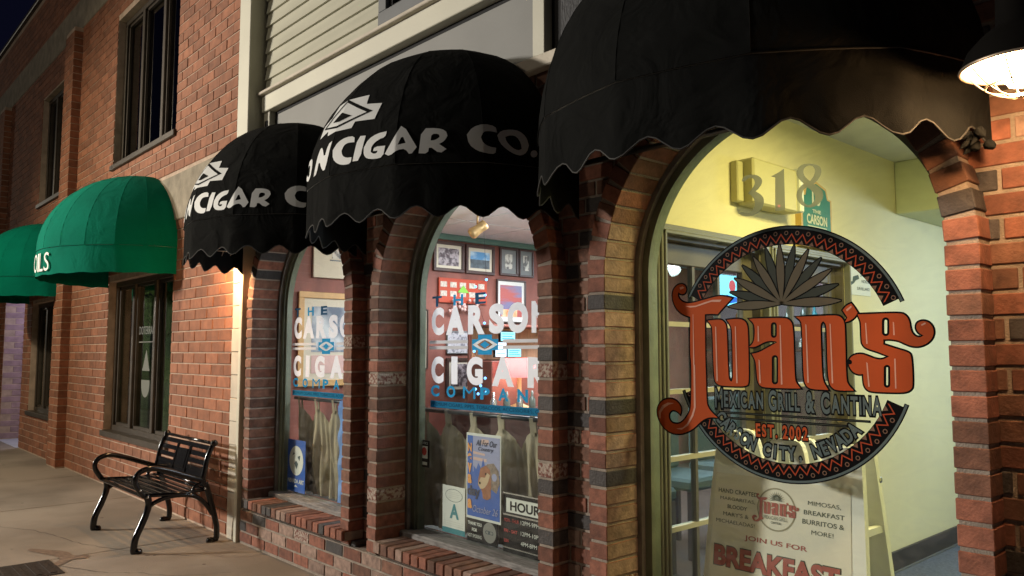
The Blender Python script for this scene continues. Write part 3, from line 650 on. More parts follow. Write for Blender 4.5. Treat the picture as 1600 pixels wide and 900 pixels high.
JUAN_OUT={'J': [(-1.6915,1.5844),(-1.7183,1.5606),(-1.7355,1.5458),(-1.7579,1.5243),(-1.7849,1.5274),(-1.8173,1.5264),(-1.8194,1.3241),(-1.8174,1.3029),(-1.8179,1.1763),(-1.8095,1.1536),(-1.7917,1.135),(-1.7678,1.1177),(-1.7946,1.1181),(-1.8194,1.1133),(-1.8446,1.0991),(-1.8756,1.0716),(-1.9067,1.0532),(-1.9486,1.0398),(-1.9911,1.0418),(-2.0285,1.0609),(-2.0542,1.0944),(-2.0619,1.1294),(-2.0503,1.1566),(-2.0252,1.1764),(-1.9883,1.1824),(-1.9607,1.174),(-1.9426,1.1541),(-1.9393,1.1361),(-1.9443,1.1216),(-1.9625,1.1348),(-1.9838,1.1372),(-2.0002,1.124),(-2.0028,1.102),(-1.9892,1.0832),(-1.9637,1.0784),(-1.9372,1.0867),(-1.9159,1.1073),(-1.8972,1.1341),(-1.89,1.1601),(-1.8844,1.3233),(-1.8912,1.3664),(-1.8863,1.518),(-1.9122,1.5254),(-1.9383,1.5395),(-1.9582,1.5602),(-1.9705,1.5874),(-1.9738,1.6142),(-1.9669,1.6352),(-1.951,1.6503),(-1.9295,1.6556),(-1.9122,1.6496),(-1.9041,1.6359),(-1.906,1.6215),(-1.9183,1.6121),(-1.9357,1.6153),(-1.943,1.6232),(-1.9475,1.6084),(-1.9373,1.5902),(-1.919,1.5783),(-1.8981,1.5734),(-1.8696,1.5747),(-1.8337,1.5816),(-1.7933,1.5895),(-1.7636,1.5944),(-1.7391,1.5956),(-1.7151,1.591)],'U': [(-1.8047,1.4996),(-1.773,1.5028),(-1.7418,1.5018),(-1.7256,1.4906),(-1.7179,1.4726),(-1.7168,1.3529),(-1.715,1.2823),(-1.7109,1.2649),(-1.702,1.2598),(-1.6952,1.2697),(-1.6942,1.3091),(-1.6938,1.4411),(-1.6965,1.4743),(-1.7162,1.5002),(-1.6857,1.5028),(-1.6558,1.5019),(-1.6363,1.4934),(-1.6269,1.477),(-1.625,1.44),(-1.6258,1.2671),(-1.6311,1.2506),(-1.6479,1.2436),(-1.6924,1.2426),(-1.7533,1.2438),(-1.7701,1.2522),(-1.7786,1.2675),(-1.7818,1.3525),(-1.7824,1.4606),(-1.7866,1.481)],'A': [(-1.619,1.5016),(-1.5449,1.5019),(-1.4713,1.5004),(-1.4513,1.4922),(-1.4407,1.4724),(-1.4395,1.3957),(-1.4393,1.2762),(-1.4318,1.26),(-1.4179,1.2441),(-1.4434,1.2428),(-1.5617,1.2417),(-1.5803,1.2492),(-1.5907,1.268),(-1.5938,1.3278),(-1.599,1.3492),(-1.6105,1.3677),(-1.5816,1.3729),(-1.5529,1.3869),(-1.5198,1.4033),(-1.5049,1.4112),(-1.5094,1.4146),(-1.5333,1.4173),(-1.5568,1.4125),(-1.5808,1.4007),(-1.6002,1.3935),(-1.6204,1.3945),(-1.6071,1.4052),(-1.5984,1.4223),(-1.5951,1.4568),(-1.5977,1.4828)],'N': [(-1.4277,1.5029),(-1.3413,1.5031),(-1.275,1.5034),(-1.258,1.4952),(-1.2488,1.4781),(-1.2477,1.4487),(-1.2496,1.2817),(-1.2427,1.2612),(-1.2244,1.2432),(-1.284,1.2411),(-1.301,1.2501),(-1.3105,1.2675),(-1.3144,1.3224),(-1.3128,1.45),(-1.3154,1.4757),(-1.3254,1.4845),(-1.3346,1.4762),(-1.3363,1.4505),(-1.3361,1.3221),(-1.3333,1.2711),(-1.3144,1.2421),(-1.3723,1.2422),(-1.3939,1.2501),(-1.4042,1.2735),(-1.405,1.3646),(-1.4045,1.4693),(-1.4094,1.4892)],'AP': [(-1.2529,1.5203),(-1.2395,1.5358),(-1.2223,1.5426),(-1.2122,1.5292),(-1.2012,1.51),(-1.2114,1.4945),(-1.2286,1.4825),(-1.2458,1.4789),(-1.2367,1.4945),(-1.244,1.5053)],'S': [(-1.2011,1.5039),(-1.147,1.5039),(-1.0579,1.5037),(-1.041,1.4938),(-1.0325,1.4756),(-1.0305,1.4514),(-1.0248,1.4346),(-1.0153,1.4252),(-1.0025,1.4214),(-0.99,1.4278),(-1.0036,1.4361),(-1.0112,1.4491),(-1.0114,1.4621),(-1.005,1.4719),(-0.9881,1.4762),(-0.9711,1.4695),(-0.9604,1.4535),(-0.9588,1.4353),(-0.9653,1.4172),(-0.9814,1.4017),(-1.0054,1.3927),(-1.0299,1.3947),(-1.051,1.4041),(-1.0687,1.4136),(-1.0978,1.4181),(-1.1182,1.4172),(-1.1189,1.4001),(-1.077,1.3856),(-1.0396,1.3744),(-1.0298,1.3625),(-1.0296,1.2668),(-1.0355,1.2527),(-1.0537,1.2428),(-1.1081,1.2411),(-1.1643,1.2417),(-1.1804,1.2487),(-1.1887,1.2657),(-1.1897,1.3003),(-1.2085,1.2987),(-1.227,1.3081),(-1.2389,1.3305),(-1.2366,1.3493),(-1.221,1.3646),(-1.1943,1.3689),(-1.1714,1.3613),(-1.1451,1.3507),(-1.1226,1.3489),(-1.1007,1.3604),(-1.1366,1.3755),(-1.1762,1.3878),(-1.1881,1.4006),(-1.191,1.4161),(-1.1905,1.4744),(-1.1947,1.4881)]}
JUAN_HOLES={'A': [[(-1.5251,1.4749),(-1.5238,1.4789),(-1.5205,1.4818),(-1.5161,1.4827),(-1.5118,1.4815),(-1.5086,1.4785),(-1.5076,1.4745),(-1.5087,1.4386),(-1.5099,1.4346),(-1.5132,1.4317),(-1.5176,1.4307),(-1.522,1.4318),(-1.5251,1.4348),(-1.5262,1.4389)],[(-1.525,1.3514),(-1.5236,1.3558),(-1.52,1.3591),(-1.5151,1.3603),(-1.5103,1.3591),(-1.5069,1.3559),(-1.5057,1.3515),(-1.5082,1.2673),(-1.5096,1.2629),(-1.5132,1.2596),(-1.5181,1.2582),(-1.5229,1.2593),(-1.5263,1.2624),(-1.5275,1.2668)]],'S': [[(-1.1171,1.4784),(-1.1157,1.483),(-1.1123,1.4862),(-1.1078,1.4873),(-1.1034,1.4859),(-1.1002,1.4825),(-1.0992,1.4779),(-1.1006,1.4401),(-1.102,1.4356),(-1.1054,1.4323),(-1.1099,1.4311),(-1.1143,1.4324),(-1.1174,1.4358),(-1.1185,1.4404)],[(-1.117,1.3214),(-1.1158,1.3252),(-1.113,1.328),(-1.1093,1.3291),(-1.1056,1.3281),(-1.103,1.3254),(-1.1022,1.3216),(-1.1042,1.2675),(-1.1053,1.2637),(-1.1081,1.2609),(-1.1119,1.2598),(-1.1155,1.2607),(-1.1181,1.2633),(-1.119,1.2671)]]}
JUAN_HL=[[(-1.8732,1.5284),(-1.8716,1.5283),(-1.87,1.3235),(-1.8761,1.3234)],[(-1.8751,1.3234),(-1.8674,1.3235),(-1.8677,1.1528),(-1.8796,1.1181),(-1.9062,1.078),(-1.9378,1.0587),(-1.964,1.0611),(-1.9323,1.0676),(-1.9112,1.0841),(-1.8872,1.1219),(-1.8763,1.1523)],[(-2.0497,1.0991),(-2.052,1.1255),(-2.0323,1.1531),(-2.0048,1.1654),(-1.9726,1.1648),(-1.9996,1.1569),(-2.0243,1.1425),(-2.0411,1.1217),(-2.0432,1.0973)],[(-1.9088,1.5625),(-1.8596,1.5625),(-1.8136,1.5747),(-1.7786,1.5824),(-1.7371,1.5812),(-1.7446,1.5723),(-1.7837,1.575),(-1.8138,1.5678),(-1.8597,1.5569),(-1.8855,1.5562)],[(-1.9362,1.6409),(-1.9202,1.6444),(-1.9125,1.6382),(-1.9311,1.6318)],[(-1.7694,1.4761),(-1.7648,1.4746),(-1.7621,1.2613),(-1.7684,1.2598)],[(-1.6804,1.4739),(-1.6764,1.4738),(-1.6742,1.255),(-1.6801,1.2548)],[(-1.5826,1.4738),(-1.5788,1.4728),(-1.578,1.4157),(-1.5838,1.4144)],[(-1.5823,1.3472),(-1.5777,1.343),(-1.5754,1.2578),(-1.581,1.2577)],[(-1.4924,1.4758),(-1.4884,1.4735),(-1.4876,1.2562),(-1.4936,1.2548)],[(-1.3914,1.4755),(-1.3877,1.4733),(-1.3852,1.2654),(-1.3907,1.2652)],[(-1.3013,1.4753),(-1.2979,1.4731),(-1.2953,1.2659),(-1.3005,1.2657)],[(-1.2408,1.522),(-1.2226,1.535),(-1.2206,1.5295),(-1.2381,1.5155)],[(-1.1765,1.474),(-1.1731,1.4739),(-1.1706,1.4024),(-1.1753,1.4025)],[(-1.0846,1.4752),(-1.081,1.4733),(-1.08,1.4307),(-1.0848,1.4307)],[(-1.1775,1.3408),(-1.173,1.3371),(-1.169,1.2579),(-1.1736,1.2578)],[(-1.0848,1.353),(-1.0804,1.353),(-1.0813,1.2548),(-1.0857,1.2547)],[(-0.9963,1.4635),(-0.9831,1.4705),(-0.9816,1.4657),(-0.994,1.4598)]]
AGAVE_BASE=(-1.4844,1.5545)
AGAVE_TIPS=[(-1.7085,1.552),(-1.7013,1.6085),(-1.6791,1.6616),(-1.6441,1.7089),(-1.5955,1.7378),(-1.5444,1.7673),(-1.4864,1.7751),(-1.4278,1.7678),(-1.3744,1.745),(-1.328,1.7107),(-1.2911,1.6665),(-1.2689,1.6121),(-1.2602,1.5547)]

# ---------------------------------------------------------------- the round restaurant decal on the third window
dec = thing('round_restaurant_decal', 'large round orange and black restaurant emblem on the rightmost arched window', 'window decal', (-1.487, GY, 1.371))
CX, CZ = -1.487, 1.371
def D(vf, name, m, k): return decal(vf, name, m, dec, GY-.0004-.0007*k)
def sector(r0, r1, a0, a1, n=40):
    return [(CX+r1*math.cos(R(a0+(a1-a0)*i/n)), CZ+r1*math.sin(R(a0+(a1-a0)*i/n))) for i in range(n+1)] + [(CX+r0*math.cos(R(a1+(a0-a1)*i/n)), CZ+r0*math.sin(R(a1+(a0-a1)*i/n))) for i in range(n+1)]
for a0, a1 in ((21.5, 151), (199, 339)):
    D(fill2d([sector(.403, .473, a0+1.6, a1-1.6)]), 'ring_band', 'vblack', 0); D(fill2d([sector(.458, .474, a0, a1)]), 'ring_edge', 'vblack', 1); D(fill2d([sector(.4615, .4695, a0+.3, a1-.3)]), 'ring_line', 'slate', 2)
    zz = M(); rg = M(); tr = M(); n = int((a1-a0-6)/5.6); st = (a1-a0-6)/n
    def Q(r, a): return (CX+r*math.cos(R(a)), CZ+r*math.sin(R(a)))
    for i in range(n):
        a = a0+3+st*i; lo, hi = .408, .438; wd = 1.0
        for (ra, aa, rb, ab) in ((lo, a, hi, a+st/2), (hi, a+st/2, lo, a+st)):
            p = [Q(ra, aa), Q(ra+.0072, aa), Q(rb+.0072, ab), Q(rb, ab)]
            zz.quad(*[(x, GY-.0018, z) for x, z in p])
        rr = [(math.cos(R(t)), math.sin(R(t))) for t in range(0, 360, 45)]; c = Q(.4455, a); 
        for t in range(8):
            u, v2 = rr[t], rr[(t+1) % 8]
            rg.quad((c[0]+u[0]*.0085, GY-.0025, c[1]+u[1]*.0085), (c[0]+v2[0]*.0085, GY-.0025, c[1]+v2[1]*.0085), (c[0]+v2[0]*.0052, GY-.0025, c[1]+v2[1]*.0052), (c[0]+u[0]*.0052, GY-.0025, c[1]+u[1]*.0052))
        p = [Q(.405, a+st*.25), Q(.420, a+st*.5), Q(.405, a+st*.75)]; tr.add([(x, GY-.0018, z) for x, z in p], [(0, 1, 2)])
    meta(zz.build('zigzag', MT['dkorange'], dec), kind='stuff'); meta(rg.build('ring_dots', MT['rust'], dec), kind='stuff'); meta(tr.build('ring_triangles', MT['rust'], dec), kind='stuff')
for k in (1, 0):
    for i, t in enumerate(AGAVE_TIPS):
        if i % 2 == k and i not in (0, 12) or (i in (0, 12) and k == 0 and i % 2 == 0):
            b0 = Vector(AGAVE_BASE); t0 = Vector(t); d = t0-b0; L_ = d.length; d.normalize(); nrm = Vector((-d.y, d.x)); wd = L_*.070
            prof = [(0, .12), (.18, .52), (.36, .85), (.52, 1.0), (.68, .92), (.82, .68), (.93, .34), (1, .06)]
            lf = [tuple(b0+d*L_*s+nrm*wd*q) for s, q in prof] + [tuple(b0+d*L_*s-nrm*wd*q) for s, q in prof[::-1]]
            lay = 1 if i % 2 else 3
            if i in (0, 12): lay = 3
            D(fill2d([grow(lf, .0042)]), 'leaf_outline', 'vblack', lay); D(fill2d([smooth(lf, 1)]), 'agave_leaf', 'agave2' if i % 2 else 'agave1', lay+1)
for nme, k in (('J', 0), ('U', 0), ('A', 0), ('N', 0), ('S', 0), ('AP', 0)):
    o_ = smooth(JUAN_OUT[nme], 2); hs = [smooth(h, 1) for h in JUAN_HOLES.get(nme, [])]
    lay = {'J': 5.0, 'U': 5.3, 'A': 5.6, 'N': 5.9, 'S': 6.2, 'AP': 6.5}[nme]
    D(fill2d([grow(o_, .0062)] + [grow(h, -.0045) for h in hs]), 'letter_outline', 'vblack', lay); D(fill2d([o_] + [grow(h, .0035) for h in hs]), 'letter', 'orange', lay+2.2)
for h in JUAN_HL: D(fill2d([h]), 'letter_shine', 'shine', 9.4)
D(fill2d([circ(*[(a) for a in (-1.2345-.0, 1.3405)], .0085, 12)]), 'letter_eye', 'vblack', 9.4)
def small_caps(words, x0, x1, z0, zc, zs, off, name, mt, k, par=None, y=None, outline=True, thick=.004):
    # first letters zc tall, others zs tall; fits x0..x1
    items = []; x = 0
    for wd_ in words:
        for i, ch in enumerate(wd_):
            h = zc if i == 0 else zs
            v, f = text2d('E' if ch in '.,' else ch, None, off=off); ys = [p[1] for p in v]; s = h/(max(ys)-min(ys)); by = min(ys)
            if ch in '.,': v, f = text2d(ch, None, off=off)
            xs_ = [p[0] for p in v]; wv = (max(xs_)-min(xs_))*s*.62
            items.append((ch, min(xs_), by, s, x, h)); x += wv+.12*h
        x += .30*zc
    sc = (x1-x0)/(x-.42*zc); yy = GY-.0004-.0007*k
    for ch, mx, my, s, px, h in items:
        zo = z0+(zc-h)*.28; fn = lambda p: (x0+px*sc+(p[0]-mx)*s*.62*sc, zo+(p[1]-my)*s)
        for o_, m_, y_, nm_ in ((off+thick/s*1.15, 'vblack', yy, name+'_outline'), (off, mt, yy-.001, name)):
            if nm_.endswith('outline') and not outline: continue
            v, f = text2d(ch, None, off=o_); q = M(); q.add([(fn(p)[0], y_, fn(p)[1]) for p in v], f); q.build(nm_, MT[m_], par or dec)
small_caps(['MEXICAN', 'GRILL', '&', 'CANTINA'], -1.779, -1.135, 1.157, .076, .062, .032, 'letter', 'slate', 1, thick=.0058)
small_caps(['EST.', '2002'], -1.604, -1.398, 1.057, .050, .048, .035, 'letter', 'orange', 1, thick=.0048)
for a, b, z in ((-1.765, -1.172, 1.1400), (-1.748, -1.250, 1.1195)):
    mm = M(); mm.box(a, b, GY-.0012, GY-.0004, z-.0045, z+.0045); mm.build('bar_outline', MT['vblack'], dec); mm = M(); mm.box(a+.006, b-.006, GY-.002, GY-.0013, z-.0012, z+.0012); mm.build('bar', MT['agave2'], dec)
def arc_text(s, r, a0, a1, h, off, mt, par, y, cx, cz, outl=.004, cond=.72):
    n = len(s)
    for i, ch in enumerate(s):
        if ch == ' ': continue
        a = R(a0+(a1-a0)*i/(n-1)); v, f = text2d(ch, None, off=off); xs_ = [p[0] for p in v]
        mid = (min(xs_)+max(xs_))/2; s_ = h/.75*1.05
        up_ = Vector((-math.cos(a), -math.sin(a))); rt = Vector((-math.sin(a), math.cos(a))); c = Vector((cx+r*math.cos(a), cz+r*math.sin(a)))
        fn = lambda p: c+rt*((p[0]-mid)*s_*cond)+up_*(p[1]*s_)
        for o_, m_, y_, nm_ in ((off+outl/s_*1.1, 'vblack', y, 'letter_outline'), (off, mt, y-.001, 'letter')):
            if nm_ == 'letter_outline' and not outl: continue
            v, f = text2d(ch, None, off=o_); q = M(); q.add([(fn(p).x, y_, fn(p).y) for p in v], f); q.build(nm_, MT[m_], par)
arc_text('CARSON CITY, NEVADA', .392, 223.5, 314, .047, .035, 'slate', dec, GY-.0011, CX, CZ+.004, outl=.0052, cond=.70)
# street number
num = thing('street_number', 'large pale grey numerals 318 on the glass above the restaurant emblem', 'number', (-1.487, GY, 1.98))
for nm_, pl_ in NUMS.items(): decal(fill2d([smooth(q, 2, 60) for q in pl_]), 'numeral', 'frost', num, GY-.001)

# ================================================================ AWNINGS
def awning(name, label, cat, cx, rx, ry, zb, z0, rz, nseg, mt, scal, group, pipe=None):
    t = thing(name, label, cat, (cx, 0, z0), group)
    def rad(th):      # canvas pulled flat between the ribs
        seg = math.pi/nseg; d = (th % seg)-seg/2; return .35+.65*math.cos(seg/2)/math.cos(d)
    def surf(th, h, off=0.0):   # h above z0 (dome), below 0 = valance
        k = rad(th)
        if h > 0: c = math.sqrt(max(0, 1-(h/rz)**2)); k = 1-(1-k)*c**.5 if c > 0 else 1
        else: c = 1
        x = -(rx*c*k+off)*math.cos(th); y = -(ry*c*k+off)*math.sin(th)
        return (cx+x, y, z0+h+(off*.6 if h > 0 else 0))
    dm = M(); sub = 6; nt = nseg*sub; nb = 16; vs = []
    for j in range(nb+1):
        b = math.pi/2*j/nb
        for i in range(nt+1): vs.append(surf(math.pi*i/nt, rz*math.sin(b)))
    fs = [(j*(nt+1)+i, j*(nt+1)+i+1, (j+1)*(nt+1)+i+1, (j+1)*(nt+1)+i) for j in range(nb) for i in range(nt)]
    dm.add(vs, fs, 0, True); o = dm.build('canopy', MT[mt], t)
    # sharp creases along the ribs
    for e in o.data.edges:
        a, b = e.vertices
        if a % (nt+1) == b % (nt+1) and (a % (nt+1)) % sub == 0: e.use_edge_sharp = True
    va = M(); n = 12*8 if scal else nt; vs = []; bot = []
    rows = 5
    def zbot(th):
        if not scal: return zb + .004*math.sin(th*23)
        return zb+.026-.026*math.cos(th*24) if True else zb
    for j in range(rows+1):
        for i in range(n+1):
            th = math.pi*i/n; hb = zbot(th)-z0; f_ = j/rows
            rip = (.004*math.sin(th*24+1.0)+.005*math.sin(th*9)+.0015*math.sin(th*41))*f_ - .004
            p = surf(th, 0, rip); vs.append((p[0], min(p[1], .0) if 0 < i < n else 0.0, z0+hb*f_-.002))
            if j == rows: bot.append(vs[-1])
    fs = [(j*(n+1)+i, j*(n+1)+i+1, (j+1)*(n+1)+i+1, (j+1)*(n+1)+i) for j in range(rows) for i in range(n)]
    va.add(vs, fs, 0, True); va.build('valance', MT[mt], t)
    pp = M(); pp.tube([surf(math.pi*i/96, -.002, .002) for i in range(97)], .0018, 6); pp.build('hem_seam', MT[mt], t)
    if pipe: pp = M(); pp.tube(bot, .003, 5); pp.build('piping', MT[pipe], t)
    for k in range(0, nseg+1):
        th = math.pi*k/nseg; rb = M(); rb.tube([surf(th, rz*math.sin(math.pi/2*j/12)*.985, -.014) for j in range(13)], .011, 6); rb.build('rib', MT['metal'], t)
        if 0 < k < nseg:
            rb = M(); rb.tube([surf(th, .003+rz*math.sin(math.pi/2*j/14), .0006) for j in range(14)], .0011, 5); rb.build('seam', MT[mt], t)
    fr = M(); fr.tube([surf(math.pi*i/48, 0, -.014) for i in range(49)], .012, 8); fr.tube([surf(0, 0, -.014), surf(math.pi, 0, -.014)], .012, 8); fr.build('hoop', MT['metal'], t)
    return t, surf
def on_awning(surf, z0, vf_deg, name, m, t, off=.0025, cut=.05):
    """flat lettering (theta in degrees, z) laid on the canvas"""
    bm = bmesh.new(); v, f = vf_deg
    bv = [bm.verts.new((a, b*60, 0)) for a, b in v]   # rough metric so that long edges are cut
    for q in f:
        try: bm.faces.new([bv[i] for i in q])
        except ValueError: pass
    for _ in range(5):
        es = [e for e in bm.edges if e.calc_length() > 1.1]
        if not es: break
        bmesh.ops.subdivide_edges(bm, edges=es, cuts=1); bmesh.ops.triangulate(bm, faces=[q for q in bm.faces if len(q.verts) > 4])
    for p in bm.verts:
        q = surf(R(p.co.x), p.co.y/60-z0, off); p.co = q
    me = bpy.data.meshes.new(name); bm.to_mesh(me); bm.free()
    return link(name, me, t, MT[m])
GL = {
'C': [[(101.2, 2.34), (96.7, 2.345), (92.8, 2.329), (90.9, 2.295), (91.5, 2.252), (94.2, 2.223), (97.3, 2.212), (100.7, 2.212), (101.0, 2.241), (98.4, 2.243), (96.3, 2.257), (95.6, 2.282), (96.5, 2.308), (98.6, 2.314), (101.6, 2.31)]],
'I': [[(103.2, 2.335), (106.7, 2.33), (105.0, 2.218), (101.6, 2.22)]],
'G': [[(116.0, 2.331), (115.6, 2.305), (112.6, 2.299), (110.0, 2.276), (109.8, 2.248), (110.9, 2.237), (112.4, 2.237), (112.8, 2.248), (110.8, 2.249), (111.3, 2.268), (115.9, 2.265), (115.2, 2.215), (111.7, 2.212), (108.2, 2.22), (106.6, 2.241), (106.5, 2.274), (108.2, 2.31), (111.8, 2.329)]],
'A': [[(122.0, 2.358), (127.4, 2.246), (125.2, 2.21), (123.4, 2.241), (120.9, 2.238), (117.8, 2.214), (115.9, 2.227), (120.0, 2.312)], [(122.2, 2.304), (123.5, 2.267), (120.7, 2.26)]],
'R': [[(128.9, 2.33), (134.4, 2.329), (137.3, 2.316), (137.9, 2.292), (136.8, 2.268), (135.0, 2.256), (137.6, 2.233), (135.3, 2.213), (131.7, 2.249), (131.2, 2.215), (128.1, 2.218)], [(132.4, 2.303), (134.9, 2.302), (135.2, 2.287), (133.7, 2.274), (132.1, 2.273)]],
'O': [[(160.8, 2.333), (164.1, 2.331), (166.8, 2.307), (167.6, 2.269), (166.6, 2.235), (164.3, 2.217), (161.6, 2.22), (158.5, 2.238), (155.9, 2.266), (155.2, 2.298), (156.7, 2.321)], [(160.6, 2.306), (162.9, 2.301), (164.3, 2.275), (164.5, 2.248), (163.0, 2.239), (160.7, 2.249), (158.6, 2.274), (158.3, 2.295)]],
'.': [[(169.6, 2.25), (170.7, 2.247), (171.0, 2.235), (170.6, 2.223), (169.4, 2.215), (168.3, 2.219), (168.0, 2.23), (168.4, 2.243)]],
'N': [[(72.5, 2.217), (75.5, 2.345), (79.2, 2.345), (84.0, 2.275), (85.6, 2.34), (89.2, 2.345), (86.6, 2.217), (83.0, 2.217), (78.0, 2.285), (76.4, 2.22)]],
'S': [[(12.6, 2.33), (8.5, 2.345), (4.6, 2.325), (4.4, 2.29), (7.6, 2.27), (9.0, 2.255), (7.6, 2.243), (3.6, 2.25), (3.2, 2.222), (8, 2.21), (12.2, 2.235), (12.0, 2.265), (8.0, 2.297), (7.7, 2.312), (9.5, 2.317), (12.2, 2.305)]],
}
def shift(ps, d): return [[(a+d, b) for a, b in p] for p in ps]
WORD = [shift(GL['C'], 0), GL['I'], GL['G'], GL['A'], GL['R'], shift(GL['C'], 53.6), GL['O'], GL['.'], GL['N'], shift(GL['O'], -99.5), shift(GL['S'], 40), shift(GL['R'], -95), shift(GL['A'], -99), shift(GL['C'], -86.5)]
for i, (cx, lab) in enumerate(((WX[0], 'black scalloped dome awning with cigar shop lettering, beside the green awning'), (WX[1], 'black scalloped dome awning with cigar shop lettering over the middle arched window'), (WX[2], 'plain black scalloped dome awning over the restaurant emblem window'))):
    t, sf = awning('dome_awning', lab, 'awning', cx, .79, .69, 1.945, 2.18, .72, 6, 'fabric', True, 'black dome awnings over the arched windows', 'piping')
    if i < 2:
        for ps in WORD: on_awning(sf, 2.18, fill2d([smooth(p, 1, 40) for p in ps]), 'letter', 'silver', t)
        plus = [(81.8, 2.392), (98.6, 2.385), (99.6, 2.415), (109.4, 2.405), (111.2, 2.482), (102.9, 2.497), (102.2, 2.548), (78.5, 2.56), (77.5, 2.5), (69, 2.482), (70.5, 2.41), (80.4, 2.42)]
        dmo = [(90, 2.552), (107.4, 2.45), (90, 2.404), (72.6, 2.45)]; dmi = [(90, 2.538), (104.6, 2.45), (90, 2.415), (75.4, 2.45)]
        on_awning(sf, 2.18, fill2d([plus]), 'emblem', 'silver', t)
        on_awning(sf, 2.18, fill2d([dmo, dmi]), 'emblem_line', 'fabric', t, .0045); 
        on_awning(sf, 2.18, fill2d([[(90, 2.484), (96.5, 2.452), (90, 2.436), (83.5, 2.452)]]), 'emblem_eye', 'fabric', t, .0045)
for i, (cx, lab) in enumerate(((-8.12, 'green dome awning with white lettering over the window behind the bench'), (-11.95, 'darker green dome awning over the farthest window, cut by the left edge'))):
    t, sf = awning('green_dome_awning', lab, 'awning', cx, 1.02, .87, 2.06, 2.30, .78, 11, 'green', False, 'green dome awnings on the large brick building')
    wd = {'I': .30, 'A': .78, 'M': .95, 'O': .86, 'L': .56, 'S': .58, ' ': .34}; tx = 'I AM OILS'; tot = sum(wd[c_]+.12 for c_ in tx)-.12; px_ = 56.0
    for c_ in tx:
        w_ = 50*wd[c_]/tot
        if c_ != ' ': on_awning(sf, 2.30, text2d(c_, (px_, px_+w_, 2.09, 2.255)), 'letter', 'awhite', t, .012)
        px_ += w_+50*.12/tot
# a torn flap at the lamp end of the plain awning
tt = [o for o in bpy.data.objects if o.name.startswith('dome_awning')][-1]
tf = M()
for k in range(9):
    a = rng.uniform(-.03, .03); b = rng.uniform(.02, .05); z = 1.965+rng.uniform(-.03, .02)
    c = (-.715+a*.8, -.06-rng.random()*.05, z); tf.lathe([(0.0, 0), (b*.45, .012), (b*.3, .03), (0, .045)], c, 7, ax=(rng.uniform(-1, 1), -.6, rng.uniform(-1, 1)))
tf.build('torn_lining', MT['fabric'], tt)

# ================================================================ GOOSENECK LAMPS
def gooseneck(cx, lab, y=-.30, power=30, dz=0):
    t = thing('gooseneck_lamp', lab, 'lamp', (cx, .08, 2.35), 'gooseneck wall lamps')
    z = 2.065+dz
    sh = M(); sh.lathe([(.128, 0), (.126, .010), (.112, .045), (.080, .080), (.048, .105), (.045, .19), (.030, .215), (.0, .22)], (cx, y, z), 32); sh.build('shade', MT['lampm'], t)
    inn = M(); inn.lathe([(.126, .001), (.110, .042), (.078, .077), (.045, .10), (0, .102)], (cx, y, z), 32); inn.build('reflector', MT['lampin'], t)
    rim = M(); rim.tube([(cx+.128*math.cos(a), y+.128*math.sin(a), z) for a in [2*math.pi*i/40 for i in range(40)]], .004, 6, closed=True); rim.build('rim', MT['guard'], t)
    gl = M(); gl.lathe([(0, -.052), (.025, -.047), (.044, -.02), (.050, .01), (.046, .05), (.036, .09)], (cx, y, z), 24); gl.build('glass_globe', MT['bulb'], t)
    gd = M()
    for k in range(4):
        a = math.pi*k/4
        gd.tube([(cx+.115*math.cos(a)*s, y+.115*math.sin(a)*s, z-.075+.075*abs(s)**2.2) for s in [-1+i/8 for i in range(17)]], .0022, 5)
    gd.tube([(cx+.075*math.cos(a), y+.075*math.sin(a), z-.046) for a in [2*math.pi*i/32 for i in range(32)]], .0022, 5, closed=True); gd.build('wire_cage', MT['guard'], t)
    ar = M(); ar.tube([(cx, y, z+.21)] + [(cx, y+.19-.19*math.cos(R(a)), z+.30+.10*math.sin(R(a))) for a in range(0, 181, 15)] + [(cx, .08, z+.20), (cx, .095, z+.19)], .0125, 8); ar.build('gooseneck_arm', MT['lampm'], t)
    pl = M(); pl.lathe([(0, 0), (.055, 0), (.055, .012), (.03, .02), (0, .02)], (cx, .094, z+.19), 20, ax=(0, -1, 0)); pl.build('wall_plate', MT['lampm'], t)
    light('gooseneck_light', 'POINT', (cx, y, z-.062), power, (1.0, .54, .22), .035)
gooseneck(-.545, 'black gooseneck lamp with wire cage, lit, right of the restaurant window', power=20)
gooseneck(-5.70, 'black gooseneck lamp half hidden behind the first black awning', y=-.20, power=42, dz=.035)

# ================================================================ LARGE BRICK BUILDING ON THE LEFT
bl = thing('large_brick_building', 'large orange brick building with bronze windows and green awnings', 'building', (-9.5, .1, 0))
LX0, LX1, LTOP = -22.0, -5.848, 6.60
WOP = [(-9.12, -7.175, .555, 2.12), (-9.16, -7.24, 3.385, 5.02), (-12.75, -11.11, .56, 2.05), (-12.70, -11.17, 3.45, 4.97), (-14.70, -13.25, -.06, 2.42)]
def holes_wall(x0, x1, z0, z1, y0, y1, ops, m_):
    xs = sorted({x0, x1, *[v for o in ops for v in o[:2]]}); zs = sorted({z0, z1, *[v for o in ops for v in o[2:]]})
    for i in range(len(xs)-1):
        for j in range(len(zs)-1):
            cxm, czm = (xs[i]+xs[i+1])/2, (zs[j]+zs[j+1])/2
            if any(o[0] < cxm < o[1] and o[2] < czm < o[3] for o in ops): continue
            m_.box(xs[i], xs[i+1], y0, y1, zs[j], zs[j+1])
mm = M(); holes_wall(LX0, LX1, -.05, LTOP, .006, .25, WOP, mm); mm.build('wall', MT['lmortar'], bl)
Bk = Bricks(bl)
z = .012; r = 0; p = .248; ch_ = .0905
BAND = [(2.545, 2.965, -8.6, LX1), (5.41, 5.83, LX0, LX1)]
MIXL = dict(lred=1)
